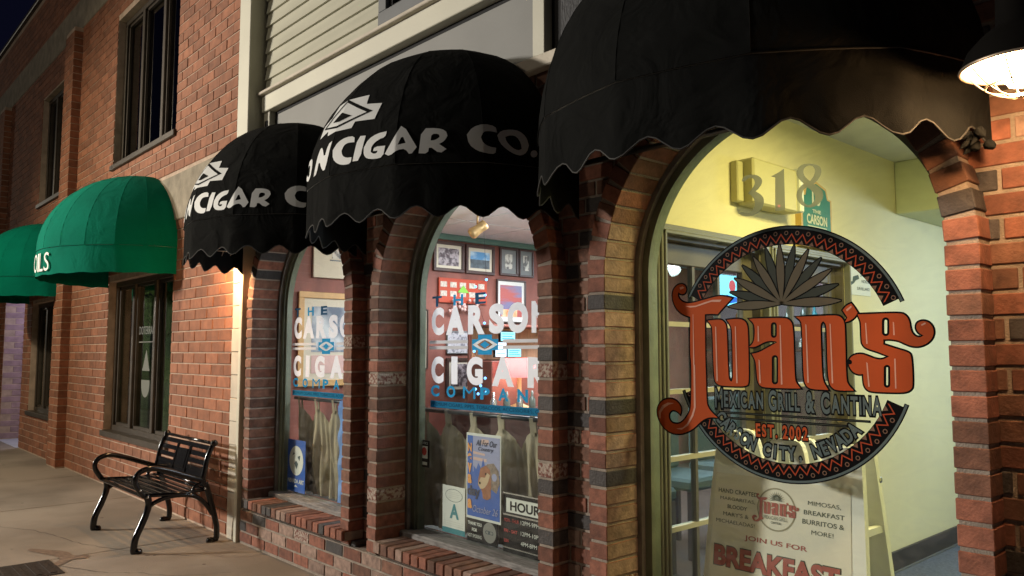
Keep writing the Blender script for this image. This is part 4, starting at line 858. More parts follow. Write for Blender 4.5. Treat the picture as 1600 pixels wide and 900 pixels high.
while z+ch_ < LTOP:
    x = LX0 + (p/2 if r % 2 else 0) - p
    while x < LX1:
        segs = [(max(x+.005, LX0+.003), min(x+p-.005, LX1-.003))]
        if rng.random() < .0: pass
        zz = z+ch_/2
        for o in WOP:
            if o[2]-.02 < zz < o[3]+.02:
                ns = []
                for a, b in segs:
                    if b <= o[0] or a >= o[1]: ns.append((a, b))
                    else:
                        if a < o[0]: ns.append((a, o[0]-.003))
                        if b > o[1]: ns.append((o[1]+.003, b))
                segs = ns
        for bz0, bz1, bx0, bx1 in BAND:
            if bz0 < zz < bz1: segs = [(a, min(b, bx0)) if a < bx0 else (0, 0) for a, b in segs]
        for a, b in segs:
            if b-a > .03: Bk.put(((a+b)/2, .044+rng.uniform(-.0015, .0015), zz), (b-a, .090, ch_-.0095), 'lred', ch=.003)
        x += p
    z += ch_; r += 1
# pilaster between the windows and one at the left end
for (a, b, zt) in ((-11.06, -10.63, 5.40), (-15.4, -14.98, 5.40)):
    mm = M(); mm.box(a+.010, b-.010, -.096, .004, -.03, zt); mm.build('pilaster', MT['lmortar'], bl)
    z = .012; r = 0
    while z+ch_ < zt:
        w_ = b-a; cuts = [a, a+w_*(.58 if r % 2 else .42), b]
        for i in range(2): Bk.put(((cuts[i]+cuts[i+1])/2, -.052, z+ch_/2), (cuts[i+1]-cuts[i]-.009, .100, ch_-.0095), 'lred', ch=.003)
        z += ch_; r += 1
Bk.finish()
for bz0, bz1, bx0, bx1 in BAND:
    mm = M(); mm.bevbox(bx0, bx1, -.012, .10, bz0, bz1, .008); mm.build('concrete_band', MT['conc'], bl)
mm = M(); mm.bevbox(LX0-.02, LX1, -.05, .30, LTOP, LTOP+.06, .008); mm.build('parapet_cap', MT['bronze'], bl)
mm = M(); mm.box(-13.25, -13.10, .25, 6, -.05, 2.5); mm.build('passage_wall', MT['lmortar'], bl)
def bronze_window(o, nm, mull, lower, dark):
    x0, x1, z0, z1 = o
    f = M(); t = .055
    f.bevbox(x0, x1, .075, .17, z0, z0+t, .004); f.bevbox(x0, x1, .075, .17, z1-t, z1, .004); f.bevbox(x0, x0+t, .078, .17, z0+t, z1-t, .004); f.bevbox(x1-t, x1, .078, .17, z0+t, z1-t, .004)
    f = f.build('window', MT['bronze'], bl)
    for q in mull: m2 = M(); m2.bevbox(q-.032, q+.032, .070, .17, z0+t, z1-t, .004); m2.build('mullion', MT['bronze'], f)
    es = [x0+t] + list(mull) + [x1-t]
    for i in range(len(es)-1):
        a, b = es[i]+.03, es[i+1]-.03
        m2 = M(); s = .028; m2.box(a, b, .095, .14, z0+t, z0+t+s); m2.box(a, b, .095, .14, z1-t-s, z1-t); m2.box(a, a+s, .095, .14, z0+t, z1-t); m2.box(b-s, b, .095, .14, z0+t, z1-t); m2.build('sash', MT['bronze'], f)
        m2 = M(); m2.box(a+s, b-s, .118, .122, z0+t+s, z1-t-s); m2.build('pane', MT['gdark' if lower else 'gup'], f)
    m2 = M(); m2.bevbox(x0-.02, x1+.02, -.03, .10, z0-.055, z0+.004, .006); m2.build('sill', MT['bronze'], f)
    m2 = M(); m2.box(x0, x1, .245, .26, z0, z1); m2.build('blind' if lower else 'dark_interior', MT['blind' if lower else 'roomdark'], f)
    return f
f1 = bronze_window(WOP[0], 'w', (-8.50, -7.85), True, 0); bronze_window(WOP[1], 'w', (-8.52, -7.87), False, 1)
f3 = bronze_window(WOP[2], 'w', (-12.2, -11.65), True, 0); bronze_window(WOP[3], 'w', (-12.2, -11.68), False, 1)
# window print: shop name, drop emblem
dk = M(); v, f = text2d('DOTERRA', (-8.43, -8.03, 1.55, 1.63), off=0, sp=1.1); dk.add([(a, .116, b) for a, b in v], f); dk.build('lettering', MT['vgrey'], f1)
dk = M(); dk.box(-8.42, -7.96, .1155, .1162, 1.47, 1.478); dk.build('lettering_rule', MT['vgrey'], f1)
dr = smooth([(-8.19, 1.40), (-8.11, 1.24), (-8.08, 1.19), (-8.30, 1.19), (-8.27, 1.24)], 1, 90)
dk = M(); v, f = fill2d([dr, ]); dk.add([(a, .116, b) for a, b in v], f); v, f = fill2d([[(-8.31, 1.10)] + [(-8.19-.12*math.cos(R(a)), 1.06-.13*math.sin(R(a))) for a in range(0, 181, 15)] + [(-8.07, 1.10)]]); dk.add([(a, .116, b) for a, b in v], f); dk.build('drop_emblem', MT['frost'], f1)
# passage side wall, lilac lamplight put into the brick colour
fb = thing('covered_passage', 'passage through the large brick building, its side wall lit pale lilac', 'passage', (-14.8, .3, 0))
mm = M(); mm.box(-15.2, -14.715, .02, 6, -.05, 2.6); mm.build('wall', MT['lmortar'], fb)
mm = M(); mm.box(-15.2, -13.2, .26, 6, 2.42, 2.5); mm.build('passage_ceiling', MT['conc'], fb); mm = M(); mm.box(-15.2, -13.2, 6, 6.1, -.05, 2.5); mm.build('end_wall', MT['lmortar'], fb)
B3 = Bricks(fb)
for r in range(32):
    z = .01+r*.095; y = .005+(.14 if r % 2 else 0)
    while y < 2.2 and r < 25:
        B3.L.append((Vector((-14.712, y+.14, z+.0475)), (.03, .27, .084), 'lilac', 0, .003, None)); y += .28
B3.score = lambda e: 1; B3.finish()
mm = M(); mm.box(-14.71, -13.27, -.02, 6, -.03, .004); meta(mm.build('gap_paving', mat('blue_lit_gap_paving', (.42, .44, .50), .8, var=.1, scale=3)), kind='structure')  # bluish pale colour has the passage light put into it

# ================================================================ BENCH
bench = thing('park_bench', 'black enamelled metal bench with slatted seat and looped arms against the brick wall', 'bench', (-6.29, -.38, 0))
for x, sd in ((-5.80, 1), (-6.78, -1)):
    fr = M()
    def T(pts, r, fl=(1, 0, 0)): fr.tube([(x, a, b) for a, b in pts], r, 8, flat=fl)
    def cr(pts, n=5):
        o = []
        for i in range(len(pts)-1):
            p0, p1, p2, p3 = [Vector(pts[max(0, min(len(pts)-1, i+k))]) for k in (-1, 0, 1, 2)]
            for s in range(n):
                t = s/n; o.append(tuple(.5*((2*p1)+(-p0+p2)*t+(2*p0-5*p1+4*p2-p3)*t*t+(-p0+3*p1-3*p2+p3)*t**3)))
        return o+[tuple(pts[-1])]
    T(cr([(-.614, .378), (-.652, .43), (-.676, .48), (-.668, .53), (-.625, .560), (-.56, .566), (-.46, .54), (-.36, .502), (-.27, .468), (-.205, .446)]), (.014, .019)); o = fr.build('arm_rest', MT['bench'], bench)
    for nm_, pts, rr in (('leg', [(-.640, .012), (-.668, .016), (-.667, .07), (-.655, .12), (-.620, .20), (-.588, .29), (-.585, .345), (-.600, .385)], (.015, .024)),
                         ('leg', [(-.150, .014), (-.105, .016), (-.101, .09), (-.112, .15), (-.140, .25), (-.172, .36), (-.195, .43)], (.015, .022))):
        fr = M(); T(cr(pts), rr); fr.lathe([(0, 0), (.026, 0), (.026, .018), (.018, .03), (0, .032)], (x, pts[0][0], 0.001), 14); fr.build(nm_, MT['bench'], bench)
    fr = M(); T(cr([(-.590, .30), (-.545, .33), (-.48, .352), (-.40, .362), (-.30, .352), (-.235, .322), (-.175, .26), (-.14, .20)]), (.013, .016)); T([(-.61, .385), (-.33, .368), (-.19, .385)], (.013, .014))
    T(cr([(-.26, .345), (-.285, .37), (-.27, .41), (-.22, .43)]), (.012, .012)); fr.build('side_brace', MT['bench'], bench)
    fr = M(); T(cr([(-.190, .40), (-.212, .45), (-.202, .52), (-.186, .60), (-.160, .67), (-.140, .705)]), (.015, .020)); fr.lathe([(0, -.018), (.022, -.016), (.026, 0), (.022, .016), (0, .018)], (x, -.138, .708), 14, ax=(1, 0, 0)); fr.build('back_upright', MT['bench'], bench)
    for (a, b) in ((-.645, .425), (-.595, .372), (-.20, .388), (-.245, .36), (-.30, .362)):
        bt = M(); bt.lathe([(0, .006), (.007, .005), (.009, 0)], (x+sd*.014, a, b), 10, ax=(sd, 0, 0)); bt.build('bolt', MT['bolt'], bench)
for k in range(8):
    y = -.625+k*.058; zz = .388-.012*math.sin(math.pi*k/7)
    if k == 0: zz -= .006
    s = M(); s.bevbox(-6.775, -5.805, y-.019, y+.019, zz-.006, zz+.006, .003); s.build('seat_slat', MT['bench'], bench)
for k in range(5):
    t_ = k/4; zz = .462+t_*.205; y = -.212+.0*t_+.062*t_**1.6
    h = .0175 if k not in (0,) else .034
    def slat(a, b, nm_='back_slat'):
        s = M(); v, f_ = bevgeo(b-a, .010, 2*h, .003); rt = Matrix.Rotation(R(-13), 3, 'X'); s.add([Vector(((a+b)/2, y, zz))+rt@Vector(p) for p in v], f_); s.build(nm_, MT['bench'], bench)
    if k in (1, 2, 3): slat(-6.775, -6.42); slat(-6.16, -5.805)
    else: slat(-6.775, -5.805)
s = M(); v, f_ = bevgeo(.20, .012, .150, .003); rt = Matrix.Rotation(R(-15), 3, 'X'); s.add([Vector((-6.29, -.196, .562))+rt@Vector(p) for p in v], f_); s.build('back_plaque', MT['bench'], bench)
for xx in (-6.42, -6.16):
    s = M(); v, f_ = bevgeo(.03, .014, .20, .003); s.add([Vector((xx, -.194, .565))+rt@Vector(p) for p in v], f_); s.build('back_bar', MT['bench'], bench)
s = M(); s.tube([(-6.78, -.140, .706), (-5.80, -.140, .706)], .012, 8); s.tube([(-6.78, -.20, .405), (-5.80, -.20, .405)], .010, 8); s.tube([(-6.78, -.595, .362), (-5.80, -.595, .362)], .009, 8); s.build('cross_rail', MT['bench'], bench)

# ================================================================ CIGAR SHOP INTERIOR
def room(nm, x0, x1, y0, y1, z0, z1, mats, names):
    pass
mm = M(); mm.box(-5.83, -5.802, .31, 6.4, 0, 2.47); swall = meta(mm.build('shop_left_wall', MT['shopwall']), kind='structure')
mm = M(); mm.box(-5.83, -2.2, 6.4, 6.45, 0, 2.47); meta(mm.build('shop_back_wall', MT['shopgrey']), kind='structure')
mm = M(); mm.box(-5.83, -2.2, .31, 6.4, -.02, .02); meta(mm.build('shop_floor', MT['shopfloor']), kind='structure')
mm = M(); mm.box(-5.80, -2.25, .305, .315, .36, .362); mm.box(-5.80, -5.55, .302, .32, .30, 2.47); mm.box(-4.20, -3.86, .302, .32, 0, 2.47); mm.box(-5.80, -2.25, .302, .32, 2.36, 2.47); meta(mm.build('shop_front_lining', MT['shopwall']), kind='structure')
mm = M(); mm.box(-5.80, -2.30, .30, .62, .02, .30); root = meta(mm.build('window_display_ledge', MT['roomdark']), kind='structure')
mm = M(); mm.box(-5.83, -2.2, .31, 6.4, 2.475, 2.52); cl = meta(mm.build('shop_ceiling', MT['grid']), kind='structure')
for i in range(5):
    for j in range(9):
        m2 = M(); m2.box(-5.80+i*.72+.012, -5.80+(i+1)*.72-.012, .32+j*.67+.012, .32+(j+1)*.67-.012, 2.469, 2.476); m2.build('ceiling_tile', MT['tile'], cl)
mm = M(); mm.bevbox(-5.801, -5.76, .32, 6.4, 2.415, 2.468, .006); meta(mm.build('cornice', MT['teal'], swall))
WXI = -5.795
def picture(lab, y0, y1, z0, z1, frm='frame', bw=.03, mt='mattec', mw=.035, parts=(), name='framed_picture', group=None, x=WXI, dep=.022):
    t = thing(name, lab, 'picture', (x, (y0+y1)/2, z0), group)
    m2 = M()
    m2.bevbox(x, x+dep, y0, y1, z0, z0+bw, .003); m2.bevbox(x, x+dep, y0, y1, z1-bw, z1, .003); m2.bevbox(x, x+dep, y0, y0+bw, z0+bw, z1-bw, .003); m2.bevbox(x, x+dep, y1-bw, y1, z0+bw, z1-bw, .003); m2.build('frame', MT[frm], t)
    if mt: m2 = M(); m2.box(x, x+.006, y0+bw, y1-bw, z0+bw, z1-bw); m2.build('mat_board', MT[mt], t)
    for k, (a, b, c, d, mm_) in enumerate(parts):   # fractions of the inside
        W, H = y1-y0-2*bw, z1-z0-2*bw
        m2 = M(); m2.box(x+.006, x+.0085+.001*k, y0+bw+W*a, y0+bw+W*b, z0+bw+H*c, z0+bw+H*d); m2.build('print', MT[mm_], t)
    return t
picture('framed dark sepia photo of stacked tiles, first from the left under the ceiling', 1.83, 2.19, 2.12, 2.40, parts=((.10, .90, .12, .86, 'photo'),))
picture('framed blue sky landscape picture, second under the ceiling', 2.21, 2.57, 2.12, 2.40, parts=((.10, .90, .12, .50, 'landp'), (.10, .90, .50, .84, 'skyp')))
picture('small portrait of a person in a hat, nearer the blue landscape', 2.64, 2.885, 2.13, 2.41, frm='frame', mt='matg', bw=.022, parts=((.26, .74, .2, .82, 'portrait'),), group=None)
picture('small portrait of a person in a hat, next to the brick pier', 2.90, 3.10, 2.13, 2.41, frm='frame', mt='matg', bw=.018, parts=((.26, .74, .2, .82, 'portrait'),))
t = picture('large framed red and blue sunset painting on the shop wall', 2.60, 2.99, 1.66, 2.09, frm='frame', bw=.015, mt='swhite', parts=((.10, .90, .12, .9, 'sunset'), (.14, .72, .12, .3, 'fire')))
t = thing('card_display_board', 'red board of small cards hanging behind the window lettering', 'display board', (WXI, 2.18, 1.83))
m2 = M(); m2.bevbox(WXI, WXI+.02, 1.89, 2.47, 1.83, 2.06, .003); m2.build('board', MT['redp'], t)
for i in range(5):
    for j in range(2):
        m2 = M(); y = 1.905+i*.113; z = 1.975-j*.085; m2.box(WXI+.02, WXI+.023, y, y+.075, z, z+.05); m2.build('card', MT['card'], t)
m2 = M(); v, f = fill2d([[(2.10, 1.93), (2.24, 1.93), (2.17, 2.0)]]); m2.add([(WXI+.028, a, b) for a, b in v], f); m2.build('green_tag', mat('lime_tag', (.2, .5, .05), .5), t)
m2 = M()
for i in range(26):
    c = (WXI+.05, 1.99+rng.random()*.34, 1.74+rng.random()*.12); m2.lathe([(0, -.018), (.016, -.006), (.012, .012), (0, .018)], c, 6)
meta(m2.build('figurine_cluster', MT['spink'], None), 'cluster of small pale figurines below the red card board', 'figurines')
picture('framed dark picture low on the shop wall behind the lettering', 1.985, 2.33, 1.0, 1.32, frm='frame', bw=.03, mt='mattec', parts=((.1, .9, .1, .9, 'photo'),))
picture('pale picture of a stone building on the shop wall', 1.99, 2.34, 1.36, 1.57, frm='matg', bw=.008, mt=None, parts=((0, 1, 0, 1, 'stone'),))
picture('narrow cream framed panel beside the green window frame', 1.70, 1.775, 1.22, 1.76, frm='frame', bw=.012, mt='mattec')
picture('gold framed misty horse print in the farthest arched window', .50, 1.32, 1.10, 1.86, frm='gold', bw=.05, mt='mattec', parts=((.10, .9, .34, .9, 'horse'), (.10, .9, .08, .30, 'spink')))
picture('cream framed line drawing above the gold framed print', .62, 1.12, 1.98, 2.26, frm='mattec', bw=.012, mt='mattec', parts=((.3, .7, .52, .56, 'landp'), (.34, .66, .6, .9, 'portrait')))
# shelf of far wall items seen past the lettering
t = thing('display_cabinet', 'brown wooden display cabinet with lit screens behind the lettering', 'cabinet', (-5.0, 2.3, 0))
m2 = M(); m2.bevbox(-5.35, -5.02, 1.88, 2.95, .02, 1.30, .006); m2.bevbox(-5.35, -5.32, 1.88, 2.95, 1.30, 1.60, .004); m2.bevbox(-5.35, -5.0, 1.88, 2.95, 1.59, 1.61, .004); m2.build('body', MT['shopwall'], t)
m2 = M(); m2.box(-5.318, -5.31, 1.90, 2.93, 1.31, 1.585); m2.build('back_panel', mat('tan_veneer', (.5, .28, .15), .5, var=.2, stretch=(1, 6, 1)), t)
for nm_, (a, b, c, d, q) in dict(u=(1.99, 2.15, 1.47, 1.545, 'cyan'), v=(1.93, 2.05, 1.335, 1.455, 'scrw'), w_=(2.07, 2.22, 1.335, 1.40, 'cyan')).items():
    m2 = M(); m2.bevbox(-5.06, -5.03, a-.006, b+.006, c-.006, d+.006, .003, 0); m2.build('screen_case', MT['sblack'], t); m2 = M(); m2.box(-5.03, -5.028, a, b, c, d); m2.build('lit_screen', MT[q], t)
    for k in range(3): m2 = M(); m2.box(-5.028, -5.0272, a+.012, b-.012-.02*(k % 2), c+(d-c)*(.2+.27*k), c+(d-c)*(.2+.27*k)+.007); m2.build('screen_line', MT['sblue' if q == 'scrw' else 'vnavy'], t)
t = thing('table_lamp', 'pink shaded lamp glowing behind the lettering', 'lamp', (-4.9, 2.08, 1.0))
m2 = M(); m2.lathe([(.20, 1.165), (.15, 1.325)], (-4.9, 2.08, 0), 24); m2.build('lamp_shade', MT['pinks'], t); light('table_lamp_light', 'POINT', (-4.9, 2.08, 1.24), 5, (1, .75, .6), .04); m2 = M(); m2.lathe([(.09, .90), (.09, .92), (.02, .95), (.02, 1.17)], (-4.9, 2.08, 0), 16); m2.build('stand', MT['brass'], t)
m2 = M(); m2.bevbox(-5.15, -4.6, 1.5, 2.7, .02, .90, .006); t = meta(m2.build('shop_counter', MT['frame']), 'dark wooden counter under the pink lamp', 'counter')
ORD = ['first', 'second', 'third', 'fourth', 'fifth', 'sixth', 'seventh', 'eighth', 'ninth', 'tenth', 'eleventh', 'twelfth', 'thirteenth', 'fourteenth', 'fifteenth']
for i in range(7):
    m2 = M(); y = 1.62+i*.14; m2.lathe([(.028, 0), (.028, .09), (.010, .12), (.010, .16), (0, .16)], (-4.7, y, .90), 10)
    meta(m2.build('counter_bottle', MT['bottle' if i % 2 else 'bolt']), 'small %s bottle, %s from the left on the dark shop counter' % ('steel grey' if i % 2 == 0 else 'dark', ORD[i]), 'bottle', 'bottles on the shop counter')
lp = [(1.459, 1.93), (1.351, 1.87), (1.447, 1.811), (1.376, 1.749), (1.441, 1.595), (1.34, 1.38), (1.449, 1.176), (1.354, 1.096), (1.38, 1.06), (1.42, 1.066), (1.46, 1.07), (1.405, 1.12)]
t = thing('string_light', 'string of small blue lights hanging in the shop', 'string lights', (-4.6, 1.4, 2.46))
m2 = M(); m2.tube([(-4.6, 1.42, 2.46)] + [(-4.6, a, b) for a, b in lp], .0012, 4); m2.build('wire', MT['sblack'], t)
for a, b in lp: m2 = M(); m2.lathe([(0, -.011), (.010, -.004), (.009, .006), (0, .011)], (-4.6, a, b), 8); m2.build('bulb', MT['bled'], t)
# tan ceiling spotlight
t = thing('ceiling_spotlight', 'tan spotlight hanging from the shop ceiling', 'spotlight', (-4.62, 1.39, 2.47))
m2 = M(); m2.tube([(-4.62, 1.385, 2.468), (-4.62, 1.385, 2.34)], .008, 8); m2.build('stem', MT['brass'], t)
m2 = M(); ax = Vector((.35, .75, .62)); m2.lathe([(0, -.075), (.035, -.07), (.046, -.05), (.040, -.02), (.036, .03), (.040, .04), (.040, .075), (.0, .08)], (-4.60, 1.37, 2.31), 20, ax=ax); m2.build('shade', MT['brass'], t)
# tab top burlap curtains
def curtain(lab, x0, x1, y=.33, ztop=1.02, seed=1):
    rr = random.Random(seed); t = thing('curtain', lab, 'curtain', ((x0+x1)/2, y, .36)); tabs = []; x = x0+.03
    while x < x1: tabs.append(x); x += rr.uniform(.16, .25)
    n = int((x1-x0)/.008); nz = 28; vs = []
    for i in range(n+1):
        x = x0+(x1-x0)*i/n; d = min(abs(x-q) for q in tabs); nb = sorted(tabs, key=lambda q: abs(q-x))[:2]
        gap = abs(nb[0]-nb[1]) if len(nb) > 1 else .15; u = min(1, d/(gap/2)); sag = .080*(u**1.7)*gap/.2
        zt = ztop-.065-sag
        for j in range(nz+1):
            f_ = j/nz; z = zt+(.365-zt)*f_
            fold = -.024*math.cos(math.pi*u)*(1-.3*f_)+.007*math.sin(x*140+seed)*(1-f_*.5)+(.016*math.sin(x*58+seed+f_*1.6)+.009*math.sin(x*101-f_*5))*f_**.5+.012*math.sin(x*17-f_*6+seed)
            vs.append((x, y+.03+fold*(.35+.65*min(1, f_*2.5))-.02*(1-u)*(1-f_), z))
    fs = [(i*(nz+1)+j, (i+1)*(nz+1)+j, (i+1)*(nz+1)+j+1, i*(nz+1)+j+1) for i in range(n) for j in range(nz)]
    c = M(); c.add(vs, fs, 0, True); c.build('cloth', MT['burlap'], t)
    for q in tabs:
        c = M()
        for s in (-1, 1):
            c.add([(q-.014, y-.013*s, ztop+.004), (q+.014, y-.013*s, ztop+.004), (q+.016, y+.010-.010*s, ztop-.085), (q-.016, y+.010-.010*s, ztop-.085)], [(0, 1, 2, 3)])
        c.add([(q-.014, y-.013, ztop+.004), (q+.014, y-.013, ztop+.004), (q+.014, y, ztop+.016), (q-.014, y, ztop+.016), (q+.014, y+.013, ztop+.004), (q-.014, y+.013, ztop+.004)], [(0, 1, 2, 3), (3, 2, 4, 5)]); c.build('tab', MT['burlap'], t)
    return t
def rod(lab, x0, x1, z, y=.33): m2 = M(); m2.tube([(x0, y, z), (x1, y, z)], .0125, 10); return meta(m2.build('curtain_rod', MT['brod']), lab, 'rod')
rod('dark curtain rod across the farthest arched window', -5.47, -4.27, 1.035); rod('dark curtain rod across the middle arched window', -3.83, -2.54, 1.035)
curtain('olive burlap tab curtain in the farthest arched window', -5.42, -4.82, ztop=1.035, seed=2); curtain('olive burlap tab curtain behind the posters of the middle window', -3.86, -2.56, ztop=1.035, seed=5)
c = M(); n = 24; vs = []
for i in range(n+1):
    for j in range(31):
        x = -4.80+.42*i/n; z = 1.05-.69*j/30; vs.append((x, .315+.006*math.sin(x*40+j*.7)+.005*math.sin(z*37+i), z))
c.add(vs, [(i*31+j, (i+1)*31+j, (i+1)*31+j+1, i*31+j+1) for i in range(n) for j in range(30)], 0, True); meta(c.build('blue_cloth', MT['cloth']), 'bright blue crinkled cloth hanging beside the burlap curtain', 'cloth')

# ---------------------------------------------------------------- posters and notices in the windows
def sheet(name, lab, cat, x0, x1, z0, z1, mt, y=.262, tk=.003, frm=None):
    t = thing(name, lab, cat, ((x0+x1)/2, y, z0)); m2 = M(); m2.bevbox(x0, x1, y, y+tk, z0, z1, .001); m2.build('sheet' if not frm else 'board', MT[mt], t); return t
def on(t, y, polys=None, mt=None, nm='print', vf=None):
    m2 = M(); v, f = vf or fill2d(polys); m2.add([(a, y, b) for a, b in v], f); return m2.build(nm, MT[mt], t)
def rc(a, b, c, d): return [(a, c), (b, c), (b, d), (a, d)]
# parade poster with the ram
X0, X1, Z0, Z1 = -3.357, -3.075, .492, .942; Y = .262
t = sheet('parade_poster', 'bright blue poster with a ram head and orange lettering in the middle window', 'poster', X0, X1, Z0, Z1, 'swhite')
def pp(a, b): return (X0+(X1-X0)*a, Z0+(Z1-Z0)*b)
on(t, Y-.0006, [[pp(.03, .03), pp(.97, .03), pp(.97, .97), pp(.03, .97)]], 'sblue'); 
on(t, Y-.0012, [[pp(.20, .55), pp(.97, .55), pp(.97, .97), pp(.20, .97)]], 'slav')
on(t, Y-.0016, [[pp(.21, .69), pp(.60, .68), pp(.60, .715), pp(.21, .725)], [pp(.21, .76), pp(.55, .75), pp(.55, .775), pp(.21, .79)]], 'spink')
on(t, Y-.0017, [[pp(.45, .88), pp(.66, .88), pp(.66, .94), pp(.45, .94)]], 'spink')
on(t, Y-.0018, [[pp(.22, .45), pp(.22, .62), pp(.30, .58), pp(.36, .66), pp(.44, .60), pp(.50, .72), pp(.56, .62), pp(.7, .6), pp(.9, .6), pp(.96, .5), pp(.96, .3), pp(.3, .3)]], 'sblue')
on(t, Y-.0020, [[pp(.52, .60), pp(.62, .66), pp(.80, .68), pp(.94, .60), pp(.97, .46), pp(.88, .34), pp(.74, .38), pp(.68, .48)]], 'horn', 'ram_horn')
on(t, Y-.0022, [circ(*pp(.82, .52), .020, 16)], 'slav')
on(t, Y-.0024, [smooth([pp(.42, .60), pp(.58, .645), pp(.70, .60), pp(.74, .46), pp(.72, .28), pp(.62, .245), pp(.50, .26), pp(.47, .35), pp(.36, .40), pp(.36, .47), pp(.40, .55)], 1)], 'fur', 'ram_head')
on(t, Y-.0026, [smooth([pp(.36, .42), pp(.44, .50), pp(.56, .50), pp(.62, .56), pp(.70, .54), pp(.64, .44), pp(.52, .37), pp(.42, .365)], 1)], 'furl', 'ram_muzzle')
on(t, Y-.0028, [circ(*pp(.58, .545), .006, 8), circ(*pp(.41, .43), .008, 8)], 'sblack', 'ram_eye')
def PT(s, a, b, c, d, mt, off=.02, sh=0, y=Y-.0032): on(t, y, mt=mt, nm='lettering', vf=text2d(s, (*[pp(a, 0)[0], pp(b, 0)[0]], pp(0, c)[1], pp(0, d)[1]), off=off, shear=sh))
for i, ch in enumerate('Neva'): PT(ch, .05, .17, (.78, .67, .53, .405)[i], (.88, .76, .645, .515)[i], 'sorange', .05)
PT('day', .04, .42, .235, .385, 'snavy', .04); PT('a', .05, .18, .115, .225, 'sorange', .05)
PT('October 26', .20, .92, .085, .165, 'slav', 0, .3); PT('All For Our', .30, .90, .86, .93, 'snavy', .01, .3); PT('Country', .36, .80, .79, .85, 'snavy', .01, .3)
# grade card
t = sheet('grade_card', 'white inspection card with a big teal letter A', 'notice', -3.567, -3.367, .385, .640, 'swhite')
X0, X1, Z0, Z1 = -3.567, -3.367, .385, .640
on(t, Y-.0008, mt='steal', nm='lettering', vf=text2d('A', (-3.50, -3.42, .465, .545), off=.04)); on(t, Y-.0006, [rc(X0, X1, Z0, Z0+.028)], 'steal')
on(t, Y-.0006, [[(-3.465+.075*math.cos(R(a)), .59+.035*math.sin(R(a))) for a in range(0, 360, 15)], [(-3.465+.072*math.cos(R(a)), .59+.0325*math.sin(R(a))) for a in range(0, 360, 15)]], 'slate')
for k in range(4): on(t, Y-.0007, [rc(-3.515+.01*(k % 2), -3.415-.008*(k % 2), .575+k*.010, .5765+k*.010)], 'vgrey')
for k in range(3): on(t, Y-.0007, [rc(-3.55, -3.385, .425+k*.011, .4262+k*.011)], 'vgrey')
# thank you sign
t = sheet('no_smoking_sign', 'small black thank you for not smoking sign below the ram poster', 'sign', -3.357, -3.11, .372, .500, 'sblack', y=.268, tk=.006); y = .2675
for s, a, b, z in (('THANK YOU', -3.35, -3.235, .457), ('FOR', -3.315, -3.272, .425), ('NOT SMOKING', -3.35, -3.235, .393)): on(t, y, mt='swhite', nm='lettering', vf=text2d(s, (a, b, z, z+.018), off=.03))
on(t, y, [circ(-3.172, .437, .052, 28)], 'vgrey', 'emblem'); on(t, y-.0006, [[(-3.20, .428), (-3.145, .428), (-3.14, .436), (-3.145, .446), (-3.20, .446), (-3.205, .437)], [(-3.196, .431), (-3.149, .431), (-3.145, .436), (-3.149, .443), (-3.196, .443), (-3.2, .437)]], 'slate', 'cigar_outline'); on(t, y-.0007, [rc(-3.182, -3.166, .428, .446)], 'slate', 'cigar_band')
# hours board
t = thing('hours_board', 'black opening hours board in the middle window beside the brick pier', 'sign', (-2.9, .27, .36))
m2 = M(); m2.bevbox(-3.075, -2.62, .275, .283, .36, .662, .003); m2.build('board', MT['sblack'], t)
m2 = M(); m2.box(-3.075, -2.62, .270, .275, .655, .662); m2.box(-3.075, -2.62, .270, .275, .548, .556); m2.box(-3.075, -2.62, .270, .275, .385, .391); m2.build('rail', MT['bolt'], t)
m2 = M(); m2.box(-3.045, -2.68, .271, .275, .565, .635); m2.build('title_plate', MT['swhite'], t); on(t, .2702, mt='sblack', nm='lettering', vf=text2d('HOURS', (-3.015, -2.765, .575, .622), off=.03))
for z, a, b in ((.515, 'MON - THUR', '12PM-9PM'), (.462, 'FRI - SAT', '12PM-10PM'), (.412, 'SUN', '4PM-8PM')):
    w1 = .02*len(a)*.55; on(t, .2742, mt='sred', nm='lettering', vf=text2d(a, (-3.065, -3.065+w1, z, z+.017), off=.02)); on(t, .2742, mt='swhite', nm='lettering', vf=text2d(b, (-2.94, -2.94+.0165*len(b), z, z+.020), off=.02))
# hanging card on the far left
t = sheet('hanging_tag', 'narrow black notice with a red picture near the left frame', 'notice', -3.790, -3.695, .715, .868, 'sblack'); on(t, Y-.0007, [rc(-3.775, -3.71, .765, .835)], 'swhite'); on(t, Y-.0012, [circ(-3.742, .805, .024, 12)], 'sred'); on(t, Y-.0007, [rc(-3.772, -3.714, .728, .745)], 'swhite'); on(t, Y-.0007, mt='swhite', nm='lettering', vf=text2d('NOTICE', (-3.778, -3.708, .845, .858)))
# round blue poster in the far window
t = sheet('round_emblem_poster', 'blue poster with a white round emblem in the farthest arched window', 'poster', -5.432, -5.165, .374, .742, 'sblue')
cx_, cz_ = -5.30, .595
on(t, Y-.0006, [circ(cx_, cz_, .105, 32)], 'swhite'); 
on(t, Y-.0010, [[(cx_-.03, cz_-.02), (cx_+.01, cz_-.06), (cx_+.03, cz_-.02), (cx_+.0, cz_)], [(cx_-.06, cz_+.03), (cx_-.02, cz_+.05), (cx_-.04, cz_+.06)], [(cx_+.02, cz_+.03), (cx_+.06, cz_+.04), (cx_+.05, cz_+.0)]], 'slate')
on(t, Y-.0010, mt='swhite', nm='lettering', vf=text2d('NEVADA ART', (-5.42, -5.18, .435, .465), off=.03)); on(t, Y-.0010, [[(cx_-.03, .41), (cx_+.03, .41), (cx_, .425)]], 'swhite')
arc_text('THE PRIDE OF NEVADA', .120, 165, 15, .014, .01, 'swhite', t, Y-.0008, cx_, cz_, outl=0, cond=-.7) if False else None

